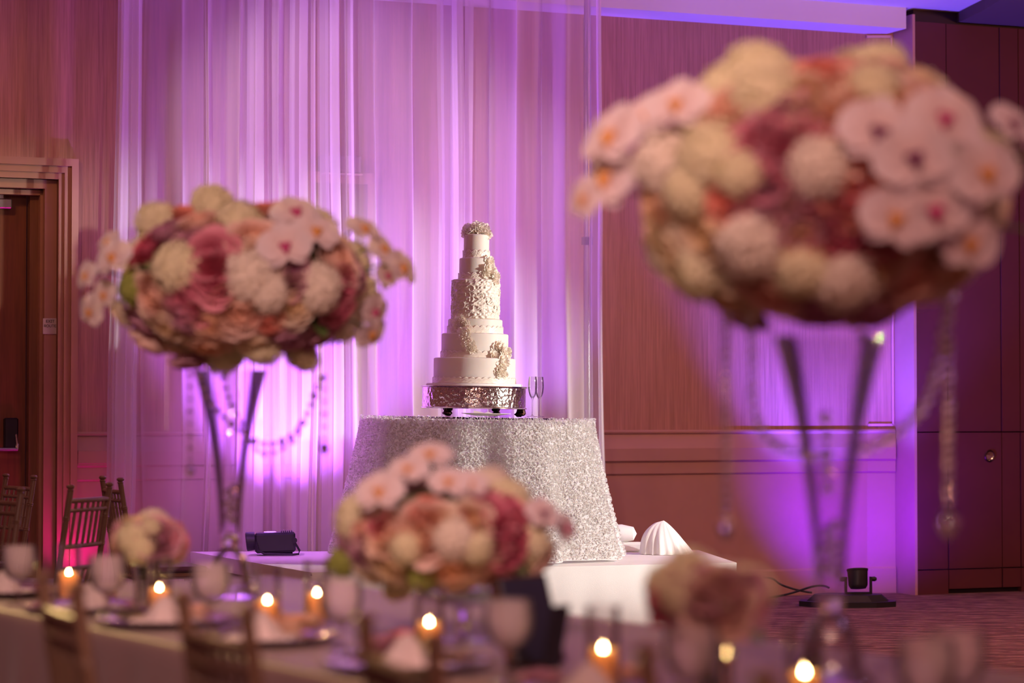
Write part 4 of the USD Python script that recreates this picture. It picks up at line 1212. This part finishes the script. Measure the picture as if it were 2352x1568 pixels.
RIGHT = [
    (1432, 325, 'orchid', 1.35, 'gold', 0.05), (1425, 410, 'orchid', 1.35, 'gold', 0.06), (1499, 292, 'orchid', 1.25, 'gold', 0.03), (1372, 455, 'orchid', 0.85, 'gold', 0.08), (1574, 258, 'orchid', 1.1, 'gold', 0.01), (1610, 346, 'hydra', 1.4), (1744, 190, 'hydra', 1.3),
    (1668, 232, 'blush', 1.05), (1945, 190, 'blush', 1.2), (1890, 148, 'coral', 0.85), (2016, 178, 'hydra', 1.05), (2140, 235, 'blush', 1.25), (1802, 276, 'mauve', 1.15), (1744, 350, 'pink', 1.15), (1820, 340, 'pink', 0.9), (1880, 380, 'white', 1.2), (1914, 287, 'peach', 1.15),
    (1858, 455, 'mauve', 1.15), (1744, 468, 'mauve', 1.05), (1664, 455, 'coral', 0.75), (1965, 440, 'coral', 0.95), (1925, 535, 'deep', 0.8), (2012, 555, 'deep', 0.9), (2012, 314, 'orchid', 1.3, 'plum', 0.01), (2079, 370, 'orchid', 1.3, 'plum', 0.02), (2146, 292, 'orchid', 1.25, 'magenta', 0.02),
    (2123, 475, 'orchid', 1.3, 'magenta', 0.02), (2043, 490, 'orchid', 1.15, 'gold', 0.02), (2213, 404, 'orchid', 1.25, 'gold', 0.04), (2300, 300, 'orchid', 0.95, 'plum', 0.10), (2316, 385, 'orchid', 1.2, 'magenta', 0.10), (2312, 525, 'orchid', 1.1, 'magenta', 0.10),
    (1713, 575, 'white', 1.4), (1610, 546, 'cream', 1.1), (1845, 560, 'peach', 1.1), (1771, 690, 'blush', 1.1), (1940, 660, 'white', 1.4), (2106, 655, 'blush', 1.35), (2204, 640, 'cream', 1.1), (1530, 590, 'cream', 0.9), (1548, 665, 'cream', 0.9), (1840, 640, 'hydra', 1.2), (1600, 640, 'hydra', 1.15), (1660, 700, 'cream', 0.95),
    (2030, 620, 'cream', 0.9), (1850, 200, 'cream', 1.0), (1560, 440, 'hydra', 1.05), (2080, 240, 'peach', 0.9), (1690, 400, 'hydra', 0.9), (2200, 540, 'orchid', 1.1, 'gold', 0.02), (1880, 735, 'mauve', 0.9), (2010, 740, 'mauve', 0.85), (1700, 755, 'mauve', 0.8)]
arrangement('tall_flower_arrangement', 'large blurred ball of roses, hydrangeas and orchids on the right, nearest the camera', CR, RR, RIGHT, 7, 60, 0.056, np.array([vr[0], vr[1], HT + 0.625]))

# compote with its low arrangement
YM = 5.15
cm = at(1062, 1480, YM); cm[2] = HT
cp = thing('compote_bowl', 'footed clear glass compote holding the low centre flowers', 'compote', cm)
obj('bowl', lathe([(0.0, 0.075), (0.03, 0.078), (0.085, 0.092), (0.105, 0.105), (0.107, 0.108), (0.080, 0.112), (0.04, 0.100), (0, 0.098)], 40), glass_vase, cp)
obj('stem', lathe([(0, 0.004), (0.020, 0.006), (0.012, 0.02), (0.018, 0.035), (0.012, 0.05), (0.020, 0.072), (0, 0.076)], 24), crystal, cp)
obj('foot', lathe([(0, 0.0), (0.062, 0.0), (0.064, 0.004), (0.03, 0.010), (0, 0.012)], 40), glass_vase, cp)
CM = at(1022, 1228, YM)
RM = np.array([0.222, 0.19, 0.135])
MID = [
    (991, 1088, 'orchid', 1.05, 'gold', 0.03), (945, 1108, 'orchid', 0.95, 'gold', 0.02), (887, 1152, 'orchid', 1.15, 'gold', 0.02), (1030, 1125, 'orchid', 0.95, 'gold', 0.01), (1075, 1122, 'orchid', 0.9, 'gold', 0.0), (1137, 1176, 'pink', 1.05), (1185, 1244, 'deep', 1.0), (1178, 1280, 'pink', 0.9),
    (1180, 1150, 'pink', 0.8), (967, 1222, 'blush', 1.2), (1035, 1318, 'peach', 1.3), (1144, 1320, 'blush', 1.1), (770, 1234, 'mauve', 0.9), (808, 1262, 'mauve', 0.8), (977, 1162, 'coral', 0.65), (860, 1200, 'deep', 0.45), (879, 1228, 'peach', 0.95), (1045, 1240, 'white', 1.15), (892, 1312, 'cream', 1.15),
    (967, 1346, 'green', 0.9), (768, 1305, 'green', 0.8), (1229, 1188, 'orchid', 0.9, 'plum', 0.01), (1275, 1215, 'orchid', 0.8, 'magenta', 0.03), (1255, 1310, 'blush', 1.0), (830, 1330, 'cream', 0.9), (1085, 1190, 'cream', 0.9), (1100, 1262, 'hydra', 0.95), (925, 1265, 'hydra', 0.9), (820, 1208, 'blush', 0.7), (1010, 1180, 'cream', 0.7), (1215, 1340, 'cream', 0.8), (910, 1370, 'hydra', 0.8)]
arrangement('low_flower_arrangement', 'low mound of cream, peach and pink blooms in the footed compote', CM, RM, MID, 13, 34, 0.047, np.array([cm[0], cm[1], HT + 0.112]), zmin=-0.6, bottom_leaves=6)

# two small posies in little vases
def small_vase(label, loc, h=0.115, r=0.034, m=None):
    v = thing('posy_vase', label, 'vase', loc)
    obj('vase', lathe([(0, 0), (r * 0.9, 0), (r, 0.006), (r * 0.92, h * 0.5), (r * 1.1, h), (r * 1.02, h), (r * 0.85, h * 0.5), (r * 0.88, 0.01), (0, 0.01)], 32), m or glass_vase, v)
    obj('stems', [tube([(0.012 * math.cos(k * 1.3), 0.012 * math.sin(k * 1.3), 0.012), (0.02 * math.cos(k * 1.3 + 0.5), 0.02 * math.sin(k * 1.3 + 0.5), h + 0.03)], 0.0035, 5) for k in range(7)], stem_dark, v)
    return v


YS1, YS2 = 6.02, 3.98
s1 = at(338, 1385, YS1); s1[2] = HT
s2 = at(1640, 1500, YS2); s2[2] = HT
small_vase('little glass vase with dark stems under the posy on the left', s1)
small_vase('little glass vase with dark stems under the posy at lower right', s2)
C1, R1 = at(345, 1243, YS1), np.array([0.098, 0.095, 0.066])
arrangement('posy', 'small posy of cream and mauve roses at the far end of the table', C1, R1, [
    (311, 1182, 'cream', 1.0), (367, 1232, 'mauve', 1.15), (420, 1238, 'pink', 0.9), (388, 1188, 'blush', 1.0), (293, 1225, 'hydra', 1.1), (266, 1205, 'mauve', 0.75), (318, 1276, 'hydra', 1.1), (408, 1285, 'hydra', 0.95), (255, 1235, 'blush', 0.75), (345, 1200, 'hydra', 0.8)], 17, 10, 0.042, np.array([s1[0], s1[1], HT + 0.115]), zmin=-0.3, bottom_leaves=4)
C2, R2 = at(1626, 1380, YS2), np.array([0.098, 0.095, 0.066])
arrangement('posy', 'small posy of mauve and burgundy roses at the near end of the table', C2, R2, [
    (1500, 1415, 'deep', 1.05), (1508, 1368, 'deep', 0.9), (1552, 1345, 'hydra', 1.1), (1667, 1392, 'blush', 1.2), (1728, 1383, 'mauve', 1.15), (1619, 1330, 'mauve', 0.95), (1686, 1328, 'cream', 1.0), (1565, 1412, 'mauve', 1.0), (1745, 1425, 'deep', 0.8), (1615, 1420, 'blush', 0.9)], 23, 10, 0.042, np.array([s2[0], s2[1], HT + 0.115]), zmin=-0.3, bottom_leaves=6)


# ---- crystal garlands
def bead(rad):
    m = trimesh.creation.icosphere(1, rad)
    return m


def garland(label, pts, rad, step, drop=0.0, cat='crystal garland'):
    P = np.array(pts)
    from scipy.interpolate import CubicSpline
    seg = np.concatenate([[0], np.cumsum(np.linalg.norm(np.diff(P, axis=0), axis=1))])
    cs = CubicSpline(seg, P) if len(P) > 2 else (lambda s: P[0] + (P[-1] - P[0]) * (np.asarray(s)[..., None] / seg[-1]))
    n = max(2, int(seg[-1] / step))
    g = thing('crystal_garland', label, cat, P[0])
    ss = np.linspace(0, seg[-1], 30)
    obj('thread', tube(np.array([cs(s) for s in ss]) - P[0], 0.0012, 5), silver_smooth, g)
    for k in range(n + 1):
        p = cs(seg[-1] * k / n) - P[0]
        obj('bead', T(bead(rad * (1.0 if k % 3 else 1.2)), p), crystal, g, smooth=False)
    if drop:
        p = np.array(cs(seg[-1])) - P[0]
        obj('drop', T(lathe([(0, 0.0), (drop * 0.45, -drop * 0.5), (drop * 0.55, -drop * 0.9), (drop * 0.35, -drop * 1.35), (0, -drop * 1.7)], 8), p - np.array([0, 0, rad])), crystal, g, smooth=False)
    return g


yl = YLv - 0.12
A_ = lambda L_, Y: [at(px, py, Y) for px, py in L_]
garland('bead swag looping below the farther flower ball', A_([(462, 868), (490, 930), (545, 985), (610, 1020), (670, 1000), (712, 935), (737, 870)], yl), 0.0085, 0.024)
garland('second shorter bead swag below the farther flower ball', A_([(515, 868), (530, 925), (560, 985), (600, 1040), (650, 1030), (690, 975)], yl - 0.05), 0.0075, 0.024)
garland('single bead pendant at the left of the farther vase', A_([(437, 860), (437, 960), (437, 1058)], yl), 0.006, 0.030, 0.022)
garland('single bead pendant at the right of the farther vase', A_([(745, 865), (745, 940), (745, 1008)], yl), 0.006, 0.030, 0.022)
yr = YRv - 0.06
garland('long hanging crystal strand at the left of the nearer vase', A_([(1668, 680), (1667, 950), (1667, 1175)], yr), 0.0075, 0.0165, 0.026)
garland('slanting crystal swag between the left strand and the nearer vase', A_([(1690, 690), (1728, 900), (1762, 1005), (1830, 1040), (1905, 1050)], yr), 0.0085, 0.018)
garland('slanting crystal swag at the right of the nearer vase', A_([(2185, 680), (2150, 860), (2112, 945), (2065, 990), (1990, 1030)], yr), 0.0105, 0.023)
garland('long hanging crystal strand ending in a big drop at the far right', A_([(2178, 670), (2178, 950), (2178, 1150)], yr - 0.035), 0.0085, 0.0165, 0.036)
garland('short crystal strand before the rim of the nearer vase', A_([(1980, 715), (1981, 800), (1982, 828)], yr), 0.0095, 0.040)
garland('crystal column hanging down inside the nearer vase', A_([(1897, 960), (1899, 1050), (1900, 1120)], YRv), 0.011, 0.025)


# ---- candles
def make_candle(label_g, label_c, loc, h=0.145, r=0.030):
    g = thing('hurricane_glass', label_g, 'candle holder', loc, group=None)
    obj('base', lathe([(0, 0), (r, 0), (r, 0.006), (0, 0.006)], 32), glass_clear, g)
    obj('cylinder', lathe([(r, 0.004), (r + 0.0005, h), (r - 0.0015, h + 0.0005), (r - 0.002, h), (r - 0.002, 0.0065)], 40), glass_clear, g)
    c = thing('pillar_candle', label_c, 'candle', np.asarray(loc) + np.array([0, 0, 0.0065]))
    rc, hc = r - 0.0045, 0.062
    obj('wax', lathe([(0, 0), (rc, 0), (rc, hc - 0.002), (rc - 0.0015, hc), (rc - 0.003, hc - 0.002), (rc - 0.006, hc - 0.016), (0, hc - 0.019)], 32), wax, c)
    obj('wick', tube([(0, 0, hc - 0.019), (0.0008, 0, hc - 0.008)], 0.001, 6), wick_mat, c)
    obj('flame', T(lathe([(0, 0), (0.0032, 0.003), (0.0042, 0.007), (0.0030, 0.012), (0.0008, 0.017), (0, 0.018)], 12), (0, 0, hc - 0.009)), flame_mat, c, smooth=True)


for px, flame_y, Y, which in ((158, 1310, 6.33, 'leftmost, at the far table end'), (366, 1345, 5.78, 'beside the far posy'), (614, 1375, 5.40, 'right of the farther trumpet vase'), (728, 1385, 5.62, 'behind the goblet left of the compote'),
                              (986, 1430, 4.84, 'directly left of the compote foot'), (1385, 1490, 4.31, 'between black frame and near posy'), (1848, 1545, 3.92, 'left of the nearer trumpet vase')):
    p = at(px, flame_y, Y); p[2] = HT
    make_candle('clear glass cylinder round the lit candle ' + which, 'lit pillar candle ' + which, p)


# ---- goblets, chargers, napkins, blossoms
GOB = [(0, 0), (0.034, 0), (0.034, 0.002), (0.008, 0.007), (0.005, 0.014), (0.005, 0.052), (0.010, 0.060), (0.030, 0.072), (0.042, 0.092), (0.045, 0.115), (0.042, 0.150), (0.0408, 0.150), (0.0436, 0.115), (0.0408, 0.093), (0.029, 0.074), (0.004, 0.064), (0, 0.064)]
gob0 = None
for px, ytop, Y, which in ((44, 1242, 6.15, 'at the far left table corner'), (246, 1272, 5.72, 'left of the far posy'), (484, 1287, 5.45, 'before the farther trumpet vase'), (783, 1328, 4.92, 'left of the low centre flowers'), (1167, 1388, 4.38, 'right of the compote, before the black frame'), (1588, 1424, 3.85, 'before the near posy'), (2128, 1490, 3.62, 'at lower right, left of the last one'), (2200, 1488, 3.75, 'last one at lower right')):
    p = at(px, ytop, Y); p[2] = HT
    lab = 'stemmed water goblet ' + which
    if gob0 is None:
        gob0 = thing('water_goblet', lab, 'goblet', p, group='water goblets on the guest table')
        obj('foot', lathe(GOB[:5], 32), glass_clear, gob0)
        obj('stem', lathe([(0, 0.010)] + GOB[4:7] + [(0, 0.060)], 20), glass_clear, gob0)
        obj('bowl', lathe(GOB[6:], 40), frost, gob0)
    else:
        copy_of(gob0, 'water_goblet', lab, 'goblet', p, group='water goblets on the guest table')
ch0 = nk0 = None
PLACES = [(-1.76, 'first place from the far table end'), (-1.155, 'second place from the far table end'), (-0.705, 'third place from the far table end'), (-0.205, 'fourth place from the far table end'), (0.426, 'fifth place, below the low centre flowers'), (1.05, 'last place towards the camera')]
rk = np.random.default_rng(31)
for s, which in PLACES:
    p = tp(s, -0.385, HT + 0.0005)
    if ch0 is None:
        ch0 = thing('charger_plate', 'silver charger plate at the ' + which, 'charger plate', p, group='silver chargers')
        obj('plate', lathe([(0, 0.002), (0.105, 0.002), (0.120, 0.008), (0.160, 0.014), (0.163, 0.016), (0.160, 0.0165), (0.120, 0.0105), (0.105, 0.0045), (0, 0.0045)], 56), silver_smooth, ch0)
        obj('beaded_rim', [T(trimesh.creation.icosphere(1, 0.004), (0.161 * math.cos(a), 0.161 * math.sin(a), 0.0165)) for a in np.arange(48) * 2 * PI / 48], silver_smooth, ch0)
        nk0 = thing('napkin', 'peaked white napkin at the ' + which, 'napkin', p + np.array([0, 0, 0.0052]), group='napkins on the chargers')
        nn = 28
        thn = np.arange(nn) * 2 * PI / nn
        vv = np.linspace(0, 1, 9)
        Pn = np.stack([np.cos(thn)[:, None] * (0.048 * (1 - vv[None]) ** 0.8 + 0.002) * (1 + 0.16 * np.cos(thn * 7)[:, None]), np.sin(thn)[:, None] * (0.045 * (1 - vv[None]) ** 0.7 + 0.002) * (1 + 0.16 * np.cos(thn * 7)[:, None]), np.broadcast_to(0.062 * vv[None], (nn, 9))], -1)
        obj('peak', grid_mesh(Pn, True), linen_napkin, nk0, smooth=True)
        obj('flap', trimesh.convex.convex_hull(np.array([(-0.075, -0.045, 0.0), (0.075, -0.045, 0.0), (0.075, 0.045, 0.0), (-0.075, 0.045, 0.0), (-0.07, -0.04, 0.008), (0.07, -0.04, 0.008), (0.07, 0.04, 0.008), (-0.07, 0.04, 0.008)])), linen_napkin, nk0, smooth=False)
    else:
        copy_of(ch0, 'charger_plate', 'silver charger plate at the ' + which, 'charger plate', p, group='silver chargers')
        copy_of(nk0, 'napkin', 'peaked white napkin at the ' + which, 'napkin', p + np.array([0, 0, 0.0052]), rotz=0.4 * s, group='napkins on the chargers')
for k, (px, py, kind, sz, lab) in enumerate(((672, 1430, 'peach', 0.055, 'loose peach rose head on the table right of the farther vase'), (706, 1424, 'blush', 0.045, 'loose blush rose head beside the peach one'), (630, 1420, 'peach', 0.045, 'small peach rose head left of the larger one'), (196, 1366, 'pink', 0.045, 'loose pink rose head near the leftmost candle'), (240, 1362, 'blush', 0.04, 'loose blush rose head near the leftmost candle'),
                                          (930, 1460, 'pink', 0.045, 'loose pink rose head before the compote foot'), (876, 1472, 'mauve', 0.045, 'loose mauve rose head left of the one before the compote'), (1245, 1555, 'mauve', 0.045, 'loose mauve rose head before the black frame'), (1440, 1545, 'blush', 0.045, 'loose blush rose head by the near candle'), (452, 1400, 'blush', 0.045, 'loose blush rose head before the farther vase'))):
    Y = (CAM_H - HT - sz * 0.4) / (py - 945) * F_PX
    p = at(px, py, Y); p[2] = HT
    t = thing('rose_head', lab, 'rose', p)
    m, s = ROSES[k % 6]
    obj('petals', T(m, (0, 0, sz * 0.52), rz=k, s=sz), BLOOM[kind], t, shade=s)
    obj('sepals', lathe([(0, 0.0), (sz * 0.28, 0.001), (sz * 0.4, sz * 0.22), (sz * 0.2, sz * 0.3), (0, sz * 0.3)], 12), stem_dark, t)

# black frame standing with its back to the camera
fp = at(1240, 1535, 4.66); fp[2] = HT + 0.004
ff = thing('table_sign_frame', 'black picture frame standing on the table, its back to the camera', 'picture frame', fp, math.radians(48))
lean = math.radians(-17)
obj('back', T(box(0, 0, 0.088, 0.140, 0.012, 0.172, 0.004), rx=lean), black_paint, ff)
obj('frame', [T(box(sx, 0.008, 0.088, 0.012, 0.018, 0.176), rx=lean) for sx in (-0.069, 0.069)] + [T(box(0, 0.008, zz, 0.15, 0.018, 0.012), rx=lean) for zz in (0.006, 0.170)], plain('frame_candle_reflection', (0.30, 0.13, 0.03), 0.3, metal=1.0), ff, label='narrow edge tinted for the candle reflection')  # orange candle reflection along the edge is put into the metal colour
obj('strut', T(box(0, -0.028, 0.062, 0.05, 0.004, 0.126), rx=math.radians(12)), black_paint, ff)

# ------------------------------------------------------------------ chiavari chairs
def bamboo(p0, p1, r, nodes, n=10):
    p0, p1 = np.array(p0, float), np.array(p1, float)
    q, rr = [0.0], [r]
    for a in nodes:
        for da, k in ((-0.022, 1.0), (-0.008, 1.22), (0.0, 1.06), (0.008, 1.22), (0.022, 1.0)):
            q.append(a + da); rr.append(r * k)
    q.append(1.0); rr.append(r)
    q, rr = np.array(q), np.array(rr)
    return tube(p0[None] + (p1 - p0)[None] * q[:, None], rr, n)


CW = 0.40


def make_chair(label, loc, rz, group=None):
    """Seat faces +y; the back is at y = -0.19 and leans away."""
    c = thing('chiavari_chair', label, 'chair', loc, rz, group)
    bx_ = CW / 2 - 0.015
    yb, zt_, lean_ = -0.185, 0.905, -0.075
    for s in (-1, 1):
        ptop = (s * bx_ * 0.98, yb + lean_, zt_)
        leg = [bamboo((s * bx_, yb - 0.03, 0.0), (s * bx_, yb, 0.44), 0.0135, (0.25, 0.55, 0.85)), bamboo((s * bx_, yb, 0.43), ptop, 0.0135, (0.22, 0.48, 0.74)),
               T(lathe([(0, 0), (0.013, 0), (0.016, 0.004), (0.011, 0.010), (0.018, 0.016), (0.019, 0.022), (0.013, 0.028), (0, 0.030)], 14), np.array(ptop) - np.array([0, 0, 0.004]))]
        obj('back_post', leg, chair_gold, c)
    for s in (-1, 1):
        obj('front_leg', bamboo((s * bx_, 0.185, 0.0), (s * bx_, 0.175, 0.44), 0.0145, (0.25, 0.55, 0.85)), chair_gold, c)
    obj('seat', box(0, -0.005, 0.445, CW, 0.39, 0.028, 0.012), chair_gold, c)
    obj('cushion', box(0, 0.0, 0.472, CW - 0.02, 0.37, 0.036, 0.015), plum_cushion, c)
    yz = lambda z: yb + lean_ * (z - 0.44) / (zt_ - 0.44)
    for z_, r_ in ((0.858, 0.011), (0.815, 0.009), (0.655, 0.010), (0.555, 0.010)):
        q = np.linspace(-1, 1, 13)
        obj('back_rail', tube(np.stack([q * bx_, yz(z_) - 0.014 * (1 - q ** 2), np.full(13, z_)], -1), r_, 8), chair_gold, c)
    for x_ in np.linspace(-0.68, 0.68, 6):
        bow = -0.014 * (1 - x_ ** 2)
        obj('spindle', bamboo((x_ * bx_, yz(0.655) + bow, 0.655), (x_ * bx_, yz(0.858) + bow, 0.858), 0.0068, (0.3, 0.62), 8), chair_gold, c)
    for x_ in np.linspace(-0.68, 0.68, 6):
        bow = -0.014 * (1 - x_ ** 2)
        obj('spindle', bamboo((x_ * bx_, yz(0.46), 0.455), (x_ * bx_, yz(0.555) + bow, 0.555), 0.0068, (0.5,), 8), chair_gold, c)
    for s in (-1, 1):
        for z_ in (0.15, 0.27):
            obj('stretcher', bamboo((s * bx_, yb - 0.015, z_), (s * bx_, 0.18, z_), 0.008, (0.5,), 8), chair_gold, c)
    for y_ in (yb - 0.012, 0.18):
        obj('stretcher', bamboo((-bx_, y_, 0.21), (bx_, y_, 0.21), 0.008, (0.5,), 8), chair_gold, c)
    return c


def chair_spot(post_l, post_r, face):
    """Place from the ground points of its two back posts; face +1: the seat lies to the left of post_l -> post_r."""
    a, b = np.asarray(post_l, float), np.asarray(post_r, float)
    m = (a + b) / 2
    d = (b - a) / np.linalg.norm(b - a)
    fwd = np.array([-d[1], d[0]]) * face
    rz = math.atan2(-fwd[0], fwd[1])
    return np.array([m[0] + fwd[0] * 0.26, m[1] + fwd[1] * 0.26, 0.0]), rz


xy = lambda px, Y: np.array([cx(px, Y), Y])
near = [(xy(95, 4.87), xy(187, 4.48), 'chair whose plum-cushioned back stands at lower left before the guest table'), (xy(405, 4.36), xy(592, 3.94), 'chair before the fourth place of the guest table, second of the row'),
        (xy(835, 3.86), xy(1000, 3.50), 'chair below the low centre flowers, third of the row'), (xy(1480, 3.35), xy(1760, 3.0), 'chair nearest the camera, only its post tips in view')]
l, rz = chair_spot(*near[0][:2], 1)
chair0 = make_chair(near[0][2], l, rz, 'champagne chairs along the guest table')
for a, b, lab in near[1:]:
    l, rz = chair_spot(a, b, 1)
    copy_of(chair0, 'chiavari_chair', lab, 'chair', l, rz, 'champagne chairs along the guest table')
far = [(xy(84, 12.2), xy(10, 12.55), 1, 'far wooden chair before the dark door, its back leaning right'), (xy(37, 10.3), xy(-45, 10.5), 1, 'wooden chair at the left picture edge, in front of the one before the door'),
       (xy(164, 10.62), xy(252, 10.96), 1, 'far wooden chair before the magenta wainscot, its back seen at a slant'), (xy(236, 12.1), xy(279, 11.75), 1, 'farthest wooden chair, between the slanted chair and the curtain edge')]
for a, b, fc, lab in far:
    l, rz = chair_spot(a, b, fc)
    copy_of(chair0, 'chiavari_chair', lab, 'chair', l, rz, 'wooden chairs by the door')
